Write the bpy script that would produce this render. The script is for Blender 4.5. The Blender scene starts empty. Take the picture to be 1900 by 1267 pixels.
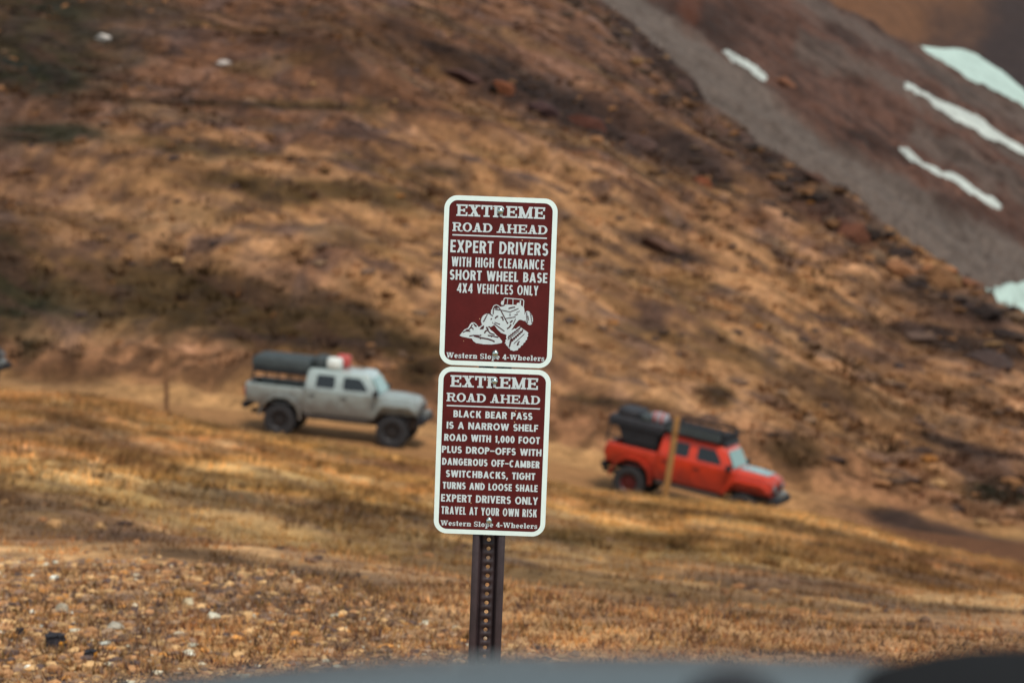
import bpy, bmesh, math, random
import numpy as np
from mathutils import Vector, Matrix
R = math.radians
C = bpy.context.scene.collection
scene = bpy.context.scene
random.seed(7); rng = np.random.default_rng(11)

# ------------------------------------------------------------------ camera, world, sun, exposure
FPX, CX, CY = 4486.0, 950.0, 633.5          # focal length and centre in photograph pixels
PHI, CAMH = R(7.5), 2.45
cp, sp = math.cos(PHI), math.sin(PHI)
cam = bpy.data.cameras.new('camera'); cam_o = bpy.data.objects.new('camera', cam); C.objects.link(cam_o)
cam.sensor_width = 36; cam.lens = 85; cam.clip_start = 0.05; cam.clip_end = 6000
cam_o.location = (0, 0, CAMH); cam_o.rotation_euler = (R(90) - PHI, 0, 0)
cam.dof.use_dof = True; cam.dof.focus_distance = 6.56; cam.dof.aperture_fstop = 4.5
scene.camera = cam_o

SUN_EL, SUN_AZ = R(60), R(152)               # azimuth from +Y towards +X: high, from the right and behind the camera
w = bpy.data.worlds.new('World'); scene.world = w; w.use_nodes = True
nt = w.node_tree; bg = nt.nodes['Background']
sky = nt.nodes.new('ShaderNodeTexSky'); sky.sky_type = 'NISHITA'; sky.sun_disc = False
sky.sun_elevation = SUN_EL; sky.sun_rotation = SUN_AZ; sky.altitude = 3000
sky.air_density = 1.0; sky.dust_density = 4.0; sky.ozone_density = 1.0
hs = nt.nodes.new('ShaderNodeHueSaturation'); hs.inputs['Saturation'].default_value = .35      # bright veil of thin cloud
tn_ = nt.nodes.new('ShaderNodeVectorMath'); tn_.operation = 'MULTIPLY'; tn_.inputs[1].default_value = (.95, 1.03, .97)
nt.links.new(sky.outputs[0], hs.inputs['Color']); nt.links.new(hs.outputs[0], tn_.inputs[0])
nt.links.new(tn_.outputs[0], bg.inputs[0]); bg.inputs[1].default_value = 0.12
sl = bpy.data.lights.new('sun', 'SUN'); sl.energy = 1.9; sl.angle = R(13); sl.color = (1, .93, .83)
so = bpy.data.objects.new('sun', sl); C.objects.link(so)
sd = Vector((math.sin(SUN_AZ)*math.cos(SUN_EL), math.cos(SUN_AZ)*math.cos(SUN_EL), math.sin(SUN_EL)))
so.rotation_euler = (-sd).to_track_quat('-Z', 'Y').to_euler(); so.location = (0, 0, 60)
scene.view_settings.view_transform = 'Standard'; scene.view_settings.look = 'None'
scene.view_settings.gamma = 1; scene.view_settings.exposure = 0.62
scene.render.engine = 'CYCLES'; scene.cycles.use_denoising = True
scene.cycles.max_bounces = 6; scene.cycles.transparent_max_bounces = 6

# ------------------------------------------------------------------ helpers
def s2l(r, g, b):
    f = lambda c: (c/255/12.92 if c/255 <= .04045 else ((c/255+.055)/1.055)**2.4)
    return (f(r), f(g), f(b))
def P(px, py, d):
    a = (px-CX)/FPX*d; e = -(py-CY)/FPX*d
    return Vector((a, d*cp+e*sp, CAMH-d*sp+e*cp))
def to_world(a, d, e):
    return np.stack([a, d*cp+e*sp, CAMH-d*sp+e*cp], -1)
def mat(name, col, rough=.6, metal=0., coat=0., noise=None, bump=None, attr=False, spec=.5):
    """noise = (scale, low, high) multiplies the colour; bump = (scale, strength)."""
    m = bpy.data.materials.new(name); m.use_nodes = True
    n, l = m.node_tree.nodes, m.node_tree.links; b = n['Principled BSDF']
    b.inputs['Roughness'].default_value = rough; b.inputs['Metallic'].default_value = metal
    b.inputs['Coat Weight'].default_value = coat; b.inputs['Coat Roughness'].default_value = .05
    b.inputs['Specular IOR Level'].default_value = spec
    tc = n.new('ShaderNodeTexCoord')
    if attr:
        src = n.new('ShaderNodeAttribute'); src.attribute_name = 'Col'; src = src.outputs['Color']
    else:
        rgb = n.new('ShaderNodeRGB'); rgb.outputs[0].default_value = (*col, 1); src = rgb.outputs[0]
    if noise:
        for sc, lo, hi in (noise if isinstance(noise, list) else [noise]):
            nz = n.new('ShaderNodeTexNoise'); nz.inputs['Scale'].default_value = sc
            nz.inputs['Detail'].default_value = 6; nz.inputs['Roughness'].default_value = .65
            l.new(tc.outputs['Object'], nz.inputs['Vector'])
            mr = n.new('ShaderNodeMapRange'); mr.inputs[1].default_value = .3; mr.inputs[2].default_value = .7
            mr.inputs[3].default_value = lo; mr.inputs[4].default_value = hi
            l.new(nz.outputs['Fac'], mr.inputs[0])
            vm = n.new('ShaderNodeVectorMath'); vm.operation = 'SCALE'
            l.new(src, vm.inputs[0]); l.new(mr.outputs[0], vm.inputs['Scale']); src = vm.outputs[0]
    l.new(src, b.inputs['Base Color'])
    if bump:
        nz = n.new('ShaderNodeTexNoise'); nz.inputs['Scale'].default_value = bump[0]; nz.inputs['Detail'].default_value = 8
        l.new(tc.outputs['Object'], nz.inputs['Vector'])
        bp = n.new('ShaderNodeBump'); bp.inputs['Strength'].default_value = bump[1]; bp.inputs['Distance'].default_value = bump[2] if len(bump) > 2 else .02
        l.new(nz.outputs['Fac'], bp.inputs['Height']); l.new(bp.outputs[0], b.inputs['Normal'])
    return m
def tag(o, label=None, cat=None, group=None, kind=None):
    for k, v in (('label', label), ('category', cat), ('group', group), ('kind', kind)):
        if v: o[k] = v
    return o
def empty(name, loc=(0, 0, 0), rot=(0, 0, 0)):
    o = bpy.data.objects.new(name, None); C.objects.link(o); o.location = loc; o.rotation_euler = rot
    o.empty_display_size = .2
    return o
def obj(name, bm, m, parent=None, sharp=38, bevel=0, seg=2):
    if bevel:
        es = [e for e in bm.edges if len(e.link_faces) == 2 and e.calc_face_angle(0) > R(28)]
        bmesh.ops.bevel(bm, geom=es, offset=bevel, segments=seg, profile=.5, affect='EDGES', clamp_overlap=True)
    bmesh.ops.recalc_face_normals(bm, faces=bm.faces)
    me = bpy.data.meshes.new(name); 
    for f in bm.faces: f.smooth = True
    bm.to_mesh(me); bm.free()
    me.set_sharp_from_angle(angle=R(sharp))
    me.materials.append(m)
    o = bpy.data.objects.new(name, me); C.objects.link(o)
    if parent: o.parent = parent
    return o
def raw(name, v, f, m, col=None, parent=None, smooth=True):
    """mesh from arrays: v (n,3), f (k,3|4)"""
    me = bpy.data.meshes.new(name); f = np.asarray(f, dtype=np.int32); k, c = f.shape
    me.vertices.add(len(v)); me.vertices.foreach_set('co', np.asarray(v, dtype=np.float32).ravel())
    me.loops.add(k*c); me.loops.foreach_set('vertex_index', f.ravel())
    me.polygons.add(k); me.polygons.foreach_set('loop_start', np.arange(k, dtype=np.int32)*c)
    me.polygons.foreach_set('use_smooth', np.full(k, smooth))
    me.update(calc_edges=True); me.validate()
    if col is not None:
        at = me.color_attributes.new('Col', 'FLOAT_COLOR', 'POINT')
        cc = np.ones((len(v), 4), dtype=np.float32); cc[:, :3] = col
        at.data.foreach_set('color', cc.ravel())
    me.materials.append(m); o = bpy.data.objects.new(name, me); C.objects.link(o)
    if parent: o.parent = parent
    return o
def box(bm, x0, x1, y0, y1, z0, z1):
    r = bmesh.ops.create_cube(bm, size=1)
    bmesh.ops.transform(bm, verts=r['verts'], matrix=Matrix.Translation(((x0+x1)/2, (y0+y1)/2, (z0+z1)/2)) @ Matrix.Diagonal((x1-x0, y1-y0, z1-z0, 1)))
def loft(bm, rings, caps=True):
    vs = [[bm.verts.new(p) for p in r] for r in rings]; n = len(rings[0])
    for a, b in zip(vs, vs[1:]):
        for i in range(n): bm.faces.new((a[i], a[(i+1) % n], b[(i+1) % n], b[i]))
    if caps: bm.faces.new(vs[0][::-1]); bm.faces.new(vs[-1])
def prism(bm, pts, y0, y1):               # pts (x, z) extruded along y
    loft(bm, [[(x, y0, z) for x, z in pts], [(x, y1, z) for x, z in pts]])
def tube(bm, pts, r, n=8):
    pts = [Vector(p) for p in pts]; rings = []
    for i, p in enumerate(pts):
        t = (pts[min(i+1, len(pts)-1)]-pts[max(i-1, 0)]).normalized()
        u = t.cross(Vector((0, 0, 1)) if abs(t.z) < .9 else Vector((1, 0, 0))).normalized(); v = t.cross(u)
        rings.append([p+(u*math.cos(2*math.pi*k/n)+v*math.sin(2*math.pi*k/n))*r for k in range(n)])
    loft(bm, rings)
def lathe(bm, prof, n=32, axis='y', close=True):      # prof (r, h)
    rings = []
    for r, h in prof:
        rings.append([(r*math.cos(2*math.pi*k/n), h, r*math.sin(2*math.pi*k/n)) if axis == 'y' else
                      (r*math.cos(2*math.pi*k/n), r*math.sin(2*math.pi*k/n), h) for k in range(n)])
    loft(bm, rings, close)
def NB(): return bmesh.new()

# value noise
_perm = rng.random((256, 256))
def vnoise(x, y):
    xi = np.floor(x).astype(int); yi = np.floor(y).astype(int); fx = x-xi; fy = y-yi
    fx = fx*fx*(3-2*fx); fy = fy*fy*(3-2*fy)
    g = lambda i, j: _perm[(xi+i) & 255, (yi+j) & 255]
    return (g(0, 0)*(1-fx)+g(1, 0)*fx)*(1-fy)+(g(0, 1)*(1-fx)+g(1, 1)*fx)*fy
def fbm(x, y, o=4, gain=.5):
    s = 0; a = 1; t = 0
    for i in range(o):
        s = s+a*vnoise(x*2**i+17.3*i, y*2**i+5.1*i); t += a; a *= gain
    return s/t
def sm(x, a, b):
    t = np.clip((x-a)/(b-a), 0, 1); return t*t*(3-2*t)

# ------------------------------------------------------------------ the ground as a height function e(a, d)
I = lambda tab: (lambda q, xs=np.array([t[0] for t in tab], float), ys=np.array([t[1] for t in tab], float): np.interp(q, xs, ys))
y_brow = I([(-500, 670), (0, 714), (100, 725), (200, 745), (300, 768), (400, 788), (500, 804), (620, 824), (740, 847), (900, 880), (1060, 907), (1150, 920), (1250, 931), (1350, 941), (1450, 952), (1550, 971), (1700, 1012), (1900, 1050), (2400, 1130)])
y_road = I([(-500, 690), (-133, 725), (0, 741), (527, 804), (738, 832), (950, 874), (1172, 924), (1389, 974), (1600, 1012), (1900, 1050), (2400, 1130)])
y_foot = I([(-500, 665), (0, 705), (300, 715), (500, 738), (800, 790), (1060, 832), (1400, 890), (1550, 930), (1900, 1003), (2400, 1090)])
y_bank = I([(-500, 615), (0, 640), (400, 640), (650, 655), (800, 695), (1060, 760), (1400, 805), (1550, 855), (1900, 945), (2400, 1030)])
y_ridge = I([(-500, -350), (600, -260), (1000, -80), (1110, 0), (1180, 62), (1300, 165), (1400, 240), (1480, 298), (1560, 345), (1610, 388), (1640, 430), (1700, 466), (1800, 520), (1850, 545), (1900, 575), (2100, 680), (2400, 800)])
d_ridge = I([(-500, 250), (1000, 225), (1300, 190), (1600, 150), (1900, 125), (2400, 112)])
y_verge = I([(-500, 1030), (0, 1065), (500, 1090), (1000, 1130), (1900, 1195), (2400, 1230)])
d_road = lambda px: 74-(px-632)*3/658
def ground(a, d, rough=True):
    a = np.asarray(a, float); d = np.asarray(d, float)
    px = np.clip(CX+FPX*a/np.maximum(d, .5), -450, 2350)
    dc = d_road(px); rd = d_ridge(px)
    E = lambda y, dd: -(y-CY)/FPX*dd
    er = E(y_road(px), dc)
    Dn = [np.full_like(d, -10), np.full_like(d, 0), np.full_like(d, 6.5), np.full_like(d, 10.5), np.full_like(d, 14), dc-7, dc-2.8, dc+2.6, dc+4, dc+8, rd, rd+60, rd+400]
    e9 = E(y_ridge(px), rd)
    e4 = E(y_verge(px), 14.)
    En = [np.full_like(d, -3.79), np.full_like(d, -2.47), np.full_like(d, -1.66), np.full_like(d, -1.50)+.4*(e4+1.4), e4, E(y_brow(px), dc-7), er-.28, er+.42, E(y_foot(px), dc+4), E(y_bank(px), dc+8), e9, e9-48, e9-300]
    e = np.array(En[0])
    for i in range(len(Dn)-1):
        t = np.clip((d-Dn[i])/(Dn[i+1]-Dn[i]), 0, 1)
        if i in (3, 5, 7, 8, 9): t = t if i in (3, 9) else t*t*(3-2*t)
        e = np.where(d >= Dn[i], En[i]+(En[i+1]-En[i])*t, e)
    # belly of the near field: slightly hollow between verge and brow
    tb = np.clip((d-14)/(dc-21), 0, 1); e = e-np.sin(tb*math.pi)*.25*(d > 14)*(d < dc-7)
    if rough:
        hill = sm(d, dc+4, dc+14); near = (1-sm(d, dc-9, dc-4))*sm(d, 8, 14); bank = sm(d, dc+3, dc+5)*(1-sm(d, dc+9, dc+15))
        s = d+.6*a                                            # contour lines dip to the right on the slope
        e = e+hill*((fbm(a/17+3, s/14, 3)-.5)*3.2+(fbm(a/5, s/3.4, 3)-.5)*1.25+(fbm(a/1.3, s/.9, 3)-.5)*.42)
        led = fbm(a/22+40, d/7+9, 3); e = e+hill*(np.abs(((led*9) % 1)-.5)-.25)*.7*sm(fbm(a/30+7, d/30, 2), .45, .6)
        e = e+near*((fbm(a/2.2+9, d/3.2, 3)-.5)*.42*sm(d, 13, 22)+(fbm(a/4.5+9, d/5.5, 3)-.5)*.3+(fbm(a/.7, d/.8, 3)-.5)*.10)
        e = e+bank*(fbm(a/1.1+2, d/1.1, 3)-.5)*.9
        e = e+(1-hill)*(1-near)*(fbm(a/1.6, d/1.2, 2)-.5)*.05
    return e
def surf(a, d): 
    e = ground(a, d); return to_world(np.asarray(a, float), np.asarray(d, float), e)
def screen(a, d, e):
    return CX+FPX*a/np.maximum(d, .5), CY-FPX*e/np.maximum(d, .5)
def hit(px, py, lo=None, hi=None):
    """first point of the ground seen at a photograph pixel between two depths"""
    dd = np.linspace(lo or 9, hi or 260, 4000); a = (px-CX)/FPX*dd
    y = CY-FPX*ground(a, dd, False)/dd
    k = np.argmax(y <= py) if (y <= py).any() else len(dd)-1
    return a[k], dd[k]

mixf = lambda A, B, t: A*(1-np.asarray(t)[..., None])+B*np.asarray(t)[..., None]
# ground cover colours and two painted shadow lines, per place on the ground
straw, tan, soil, olive, green, rock, dirt = (np.array(s2l(*c)) for c in
    ((178, 132, 82), (160, 112, 72), (120, 80, 54), (94, 68, 36), (36, 38, 21), (82, 60, 52), (168, 122, 78)))
def blob(px, y, cx, cy, rx, ry, ang=0, soft=.55):
    c, s = math.cos(R(ang)), math.sin(R(ang)); x_, y_ = px-cx, y-cy
    u, v = (x_*c+y_*s)/rx, (-x_*s+y_*c)/ry; r2 = np.sqrt(u*u+v*v)
    return 1-sm(r2+.9*(fbm(px/60+cx, y/22+cy, 3)-.5), 1-soft, 1+soft)
def cover(a, d, e):
    px, y = screen(a, d, e); pc = np.clip(px, -450, 2350); dc = d_road(pc)
    n1 = fbm(a/9+50, d/9, 4); n2 = fbm(a/2.3+5, d/2.6+8, 4); n3 = fbm(a/.6, d/.7+3, 3)
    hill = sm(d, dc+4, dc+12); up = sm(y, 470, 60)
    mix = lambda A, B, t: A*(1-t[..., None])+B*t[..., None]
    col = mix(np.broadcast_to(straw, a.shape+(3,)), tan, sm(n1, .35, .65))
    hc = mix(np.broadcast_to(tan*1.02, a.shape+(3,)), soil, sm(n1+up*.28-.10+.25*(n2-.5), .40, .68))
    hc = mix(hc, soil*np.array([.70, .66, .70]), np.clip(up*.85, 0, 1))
    hc = mix(hc, rock, sm(n2, .56, .70)*.75)
    hc = mix(hc, olive, sm(fbm(a/6+80, d/3.5, 3), .56, .7)*.5)
    edge = np.clip((y_ridge(pc)-y+150)/150, 0, 1)*sm(pc, 760, 1200)                 # rocky rim above the gully
    hc = mix(hc, rock*.9, edge*sm(n2, .33, .5)*.85)
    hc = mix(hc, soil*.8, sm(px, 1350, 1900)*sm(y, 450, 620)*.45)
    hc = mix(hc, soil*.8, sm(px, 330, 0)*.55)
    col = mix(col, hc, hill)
    nf = 1-sm(d, dc-9, dc-4)
    col = mix(col, soil, nf*sm(n2, .5, .68)*.75)
    col = mix(col, olive*1.5, nf*sm(fbm(a/3+33, d/5, 3), .5, .66)*.45)
    col = mix(col, soil*1.05, nf*sm(px, 1250, 1800)*.55)
    gr = nf*(1-sm(d, 12.5, 16))*sm(px, 1000, 500)                                   # gravel verge
    col = mix(col, tan*np.array([1.05, 1.05, 1.08]), gr*.6)
    col = mix(col, rock*.9, gr*sm(n3, .5, .62)*.8)
    rd = sm(d, dc-4.2, dc-2.8)*(1-sm(d, dc+3.6, dc+5))
    col = mix(col, mix(dirt*1.0*(.80+.34*n2[..., None]), soil*.9*(.8+.4*n2[..., None]), sm(px, 1380, 1620)), rd*.9)
    bk = sm(d, dc+4, dc+6)*(1-sm(d, dc+8, dc+11)); col = mix(col, mix(np.broadcast_to(soil*.62, a.shape+(3,)), soil*1.25, sm(n3, .42, .62)), bk*.9)
    lip = sm(d, dc-6.2, dc-5)*(1-sm(d, dc-4.4, dc-3.4)); col = mix(col, olive*.75, lip*.55*sm(n2, .3, .5))
    dk = np.zeros_like(px)
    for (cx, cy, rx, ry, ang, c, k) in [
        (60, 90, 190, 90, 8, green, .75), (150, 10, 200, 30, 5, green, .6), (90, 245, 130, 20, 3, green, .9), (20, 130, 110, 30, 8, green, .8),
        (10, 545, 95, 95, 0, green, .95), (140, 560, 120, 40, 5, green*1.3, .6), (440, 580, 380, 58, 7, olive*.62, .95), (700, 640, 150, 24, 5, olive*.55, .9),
        (290, 520, 180, 26, 10, olive*.7, .7), (560, 352, 230, 24, 4, olive*.85, .85), (380, 275, 130, 14, 6, olive*.9, .75), (480, 195, 300, 7, 2, olive*.5, .75),  # last entry: thin shadow of a terrace, painted into the ground colour
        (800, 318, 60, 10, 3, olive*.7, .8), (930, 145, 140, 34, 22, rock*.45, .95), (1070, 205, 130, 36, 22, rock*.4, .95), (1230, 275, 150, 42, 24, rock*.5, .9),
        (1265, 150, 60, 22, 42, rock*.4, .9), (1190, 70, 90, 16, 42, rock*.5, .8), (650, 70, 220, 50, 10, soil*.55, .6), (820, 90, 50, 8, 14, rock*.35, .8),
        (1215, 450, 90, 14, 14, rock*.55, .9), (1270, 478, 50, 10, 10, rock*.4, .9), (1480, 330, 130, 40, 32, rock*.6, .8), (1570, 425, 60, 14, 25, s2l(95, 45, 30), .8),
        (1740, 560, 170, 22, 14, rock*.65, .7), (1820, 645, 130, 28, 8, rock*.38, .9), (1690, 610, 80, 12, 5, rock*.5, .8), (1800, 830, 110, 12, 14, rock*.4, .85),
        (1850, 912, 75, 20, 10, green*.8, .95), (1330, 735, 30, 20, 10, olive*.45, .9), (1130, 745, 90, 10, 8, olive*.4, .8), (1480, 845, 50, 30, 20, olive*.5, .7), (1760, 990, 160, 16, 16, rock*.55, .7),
        (1660, 960, 50, 20, 10, rock*.45, .8), (775, 690, 45, 26, 8, olive*.35, .9), (120, 690, 120, 30, 0, soil*.7, .7), (560, 630, 200, 7, 3, rock*.3, .8),  # last entry: shade line under the bank's undercut, put into the colour
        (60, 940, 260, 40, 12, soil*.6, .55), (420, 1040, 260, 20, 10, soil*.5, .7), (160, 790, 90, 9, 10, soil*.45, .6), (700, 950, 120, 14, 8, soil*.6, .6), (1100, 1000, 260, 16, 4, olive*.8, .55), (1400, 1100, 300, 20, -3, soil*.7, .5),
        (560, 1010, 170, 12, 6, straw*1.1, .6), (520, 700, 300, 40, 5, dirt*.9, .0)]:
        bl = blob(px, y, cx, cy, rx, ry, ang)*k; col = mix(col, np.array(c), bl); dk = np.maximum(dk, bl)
    n4 = fbm(a/1.1+21, d/2.2+4, 3); n5 = fbm(a/1.6+61, d/2.8+14, 3); n6 = fbm(a/.35+1, d/.5+9, 2); far = np.where(hill > .5, 1., nf)
    t_ = d+1.0*a; f1 = fbm(a/7+31, t_/1.5+4, 4); f2 = fbm(a/3.2+71, t_/.8+40, 3)      # streaks of growth that drop to the right along the slope
    col = mix(col, col*.50, far*sm(f1, .52, .66)*.75)
    lt = far*(1-.9*dk)*(1-.5*nf); col = mix(col, col*1.38+.015, lt*sm(f1, .46, .33)*.55)
    col = mix(col, np.array(s2l(92, 62, 48))*.9, far*sm(f2, .56, .68)*.5)
    col = mix(col, rock*.55, far*sm(n4, .58, .68)*.45)
    col = mix(col, col*1.42+.02, lt*sm(n5, .54, .66)*.55)
    col = mix(col, col*.6, far*sm(n6, .55, .7)*.4)
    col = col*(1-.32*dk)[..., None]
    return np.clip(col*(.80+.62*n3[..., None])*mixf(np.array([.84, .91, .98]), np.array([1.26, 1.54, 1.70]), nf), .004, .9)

# terrain sheet: a fan of rows that widens with distance
u = np.concatenate([np.linspace(-1.3, -.40, 60)[:-1], np.linspace(-.40, -.262, 110)[:-1], np.linspace(-.262, .262, 620), np.linspace(.262, .40, 110)[1:], np.linspace(.40, 1.3, 60)[1:]])
dr = np.concatenate([np.linspace(-9, 9, 60)[:-1], np.geomspace(9, 64, 360)[:-1], np.linspace(64, 90, 110)[:-1], np.geomspace(90, 300, 420), np.array([340., 420, 520])])
DD, UU = np.meshgrid(dr, u, indexing='ij'); AA = UU*(np.maximum(DD, 0)+5+np.minimum(DD, 0)*-.4)
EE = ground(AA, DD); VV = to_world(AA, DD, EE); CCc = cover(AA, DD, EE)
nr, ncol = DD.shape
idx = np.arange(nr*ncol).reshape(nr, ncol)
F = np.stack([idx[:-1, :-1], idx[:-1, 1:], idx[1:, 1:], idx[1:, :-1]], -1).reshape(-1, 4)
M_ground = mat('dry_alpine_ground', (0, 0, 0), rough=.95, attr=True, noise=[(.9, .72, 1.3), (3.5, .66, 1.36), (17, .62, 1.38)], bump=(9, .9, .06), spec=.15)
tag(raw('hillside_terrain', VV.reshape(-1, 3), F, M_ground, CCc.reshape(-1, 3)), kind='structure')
# the shelf road: a sheet just above the ground along the wheel line
us = np.linspace(-.36, .34, 420); ws = np.linspace(-2.5, 2.45, 15)
UR, WR = np.meshgrid(us, ws, indexing='ij'); DRd = d_road(CX+FPX*UR)+WR; AR = UR*DRd
ER = ground(AR, DRd)+.03; n2 = fbm(AR/2, DRd*1.3, 4)[..., None]
rut = np.exp(-((np.abs(WR)-.8)/.3)**2)[..., None]
rc = mixf(dirt*np.array([.80, .80, .82])*(.80+.4*n2)*(1-.18*rut), soil*.62*(.8+.4*n2), sm(CX+FPX*UR, 1400, 1620))
ii = np.arange(UR.size).reshape(UR.shape)
FR = np.stack([ii[:-1, :-1], ii[1:, :-1], ii[1:, 1:], ii[:-1, 1:]], -1).reshape(-1, 4)
M_road = mat('packed_dirt', (0, 0, 0), rough=.95, attr=True, noise=[(2.5, .8, 1.2), (12, .75, 1.25)], bump=(6, .6, .04), spec=.15)
tag(raw('dirt_road', to_world(AR, DRd, ER).reshape(-1, 3), FR, M_road, rc.reshape(-1, 3)), kind='structure')

# ------------------------------------------------------------------ mountain side beyond the gully, and the one behind it
def plane3(p):                         # 1/d is affine over the picture for a plane
    A_ = np.array([[x, y, 1] for x, y, _ in p]); return np.linalg.solve(A_, np.array([1/d for *_, d in p]))
PL1 = plane3([(1110, 0, 420), (1900, 570, 300), (1900, 200, 520)])
PL2 = plane3([(1690, 75, 900), (1900, 200, 880), (1700, -60, 1150)])
def on(pl, px, py): return 1/np.maximum(pl[0]*px+pl[1]*py+pl[2], 2e-4)
def seg_d(px, y, pts):
    best = np.full(px.shape, 1e9)
    for (x0, y0), (x1, y1) in zip(pts, pts[1:]):
        t = np.clip(((px-x0)*(x1-x0)+(y-y0)*(y1-y0))/((x1-x0)**2+(y1-y0)**2), 0, 1)
        best = np.minimum(best, np.hypot(px-x0-t*(x1-x0), y-y0-t*(y1-y0)))
    return best
top1 = I([(700, -420), (1300, -120), (1480, -25), (1560, 8), (1690, 72), (1800, 138), (1900, 198), (2100, 330), (2300, 450)])
scree_r = I([(900, -240), (1200, -5), (1330, 95), (1440, 185), (1500, 235), (1600, 287), (1680, 330), (1780, 398), (1860, 430), (1900, 452), (2300, 650)])
GX, GT = np.meshgrid(np.linspace(800, 2250, 420), np.linspace(0, 1, 260), indexing='ij')
GY = top1(GX)*(1-GT)+(y_ridge(GX)+170)*GT
D1 = on(PL1, GX, GY); A1 = (GX-CX)/FPX*D1
E1 = -(GY-CY)/FPX*D1
q = GY-.62*GX                                    # constant along the gullies
def relief(x, y):
    q_ = y-.62*x; return (fbm(q_/40+8, x/400, 4)-.5)*4.5+(fbm(x/30, q_/14+50, 3)-.5)*2.2
g1 = fbm(q/40+8, GX/400, 4); g2 = fbm(GX/30, q/9+50, 4); g3 = fbm(GX/9, GY/6, 3)
E1 = E1+relief(GX, GY)+(g3-.5)*.5
mb, ms = np.array(s2l(86, 60, 50)), np.array(s2l(93, 81, 74))
mixf = lambda A, B, t: A*(1-t[..., None])+B*t[..., None]
mc = mixf(np.broadcast_to(mb, GX.shape+(3,)), mb*.62, sm(g2, .45, .7))
mc = mixf(mc, mb*np.array([1.15, 1.1, 1.05]), sm(g1, .5, .7)*.5)
band = lambda pts, wd: 1-sm(seg_d(GX, GY, pts)+40*(g2-.5), wd*.3, wd*1.6)
for pts, wd in (([(1500, 5), (1690, 105), (1900, 218), (2200, 380)], 22), ([(1490, 95), (1650, 160), (1800, 232), (1900, 300)], 16), ([(1700, 250), (1900, 350)], 18)):
    mc = mixf(mc, ms*.85, band(pts, wd)*.7)
scr = sm(GY-scree_r(GX)+16*(fbm(GX/50+3, GY/50, 3)-.5), -16, 16)
mc = mixf(mc, ms*(.94+.12*g3[..., None]), scr)
for cx, cy, rx, ry, an in ((1330, 45, 75, 34, 38), (1290, 10, 50, 30, 30), (1470, 165, 45, 16, 30), (1560, 65, 40, 14, 28), (1670, 290, 40, 12, 28), (1790, 400, 90, 16, 24), (1620, 265, 60, 14, 28)):
    mc = mixf(mc, mb*.38, blob(GX, GY, cx, cy, rx, ry, an)*.85*(1-scr*.8))
n7 = fbm(GX/7+3, GY/4, 3); n8 = fbm(q/14+70, GX/160, 3)
mc = mc*(.7+.6*n7[..., None])*(1-.35*sm(n8, .5, .7)*(1-.6*scr))[..., None]
mc = mixf(mc, np.array(s2l(120, 66, 42)), blob(GX, GY, 1280, 15, 20, 40, 0)*.25)
ii = np.arange(GX.size).reshape(GX.shape)
FM = np.stack([ii[:-1, :-1], ii[:-1, 1:], ii[1:, 1:], ii[1:, :-1]], -1).reshape(-1, 4)
M_mtn = mat('scree_and_rock', (0, 0, 0), rough=.95, attr=True, noise=[(.12, .9, 1.1), (.9, .8, 1.2)], bump=(1.2, .5, .3), spec=.15)
tag(raw('mountain_slope', to_world(A1, D1, E1).reshape(-1, 3), FM, M_mtn, mc.reshape(-1, 3)), kind='structure')
HX, HY = np.meshgrid(np.linspace(1150, 2700, 260), np.linspace(-150, 480, 120), indexing='ij')
D2 = on(PL2, HX, HY); A2 = (HX-CX)/FPX*D2; h1 = fbm(HX/60, HY/40, 4)
E2 = -(HY-CY)/FPX*D2+(fbm(HX/90, HY/60, 2)-.5)*6
fc = mixf(np.broadcast_to(np.array(s2l(98, 66, 45)), HX.shape+(3,)), np.array(s2l(50, 38, 36)), sm(HX+1.0*HY+160*(h1-.5), 1700, 1920))
ii = np.arange(HX.size).reshape(HX.shape)
FM2 = np.stack([ii[:-1, :-1], ii[:-1, 1:], ii[1:, 1:], ii[1:, :-1]], -1).reshape(-1, 4)
fc = fc*(.75+.5*fbm((HX+HY)/16, (HY-.5*HX)/7, 4)[..., None])
tag(raw('far_mountain', to_world(A2, D2, E2).reshape(-1, 3), FM2, M_mtn, fc.reshape(-1, 3)), kind='structure')

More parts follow.
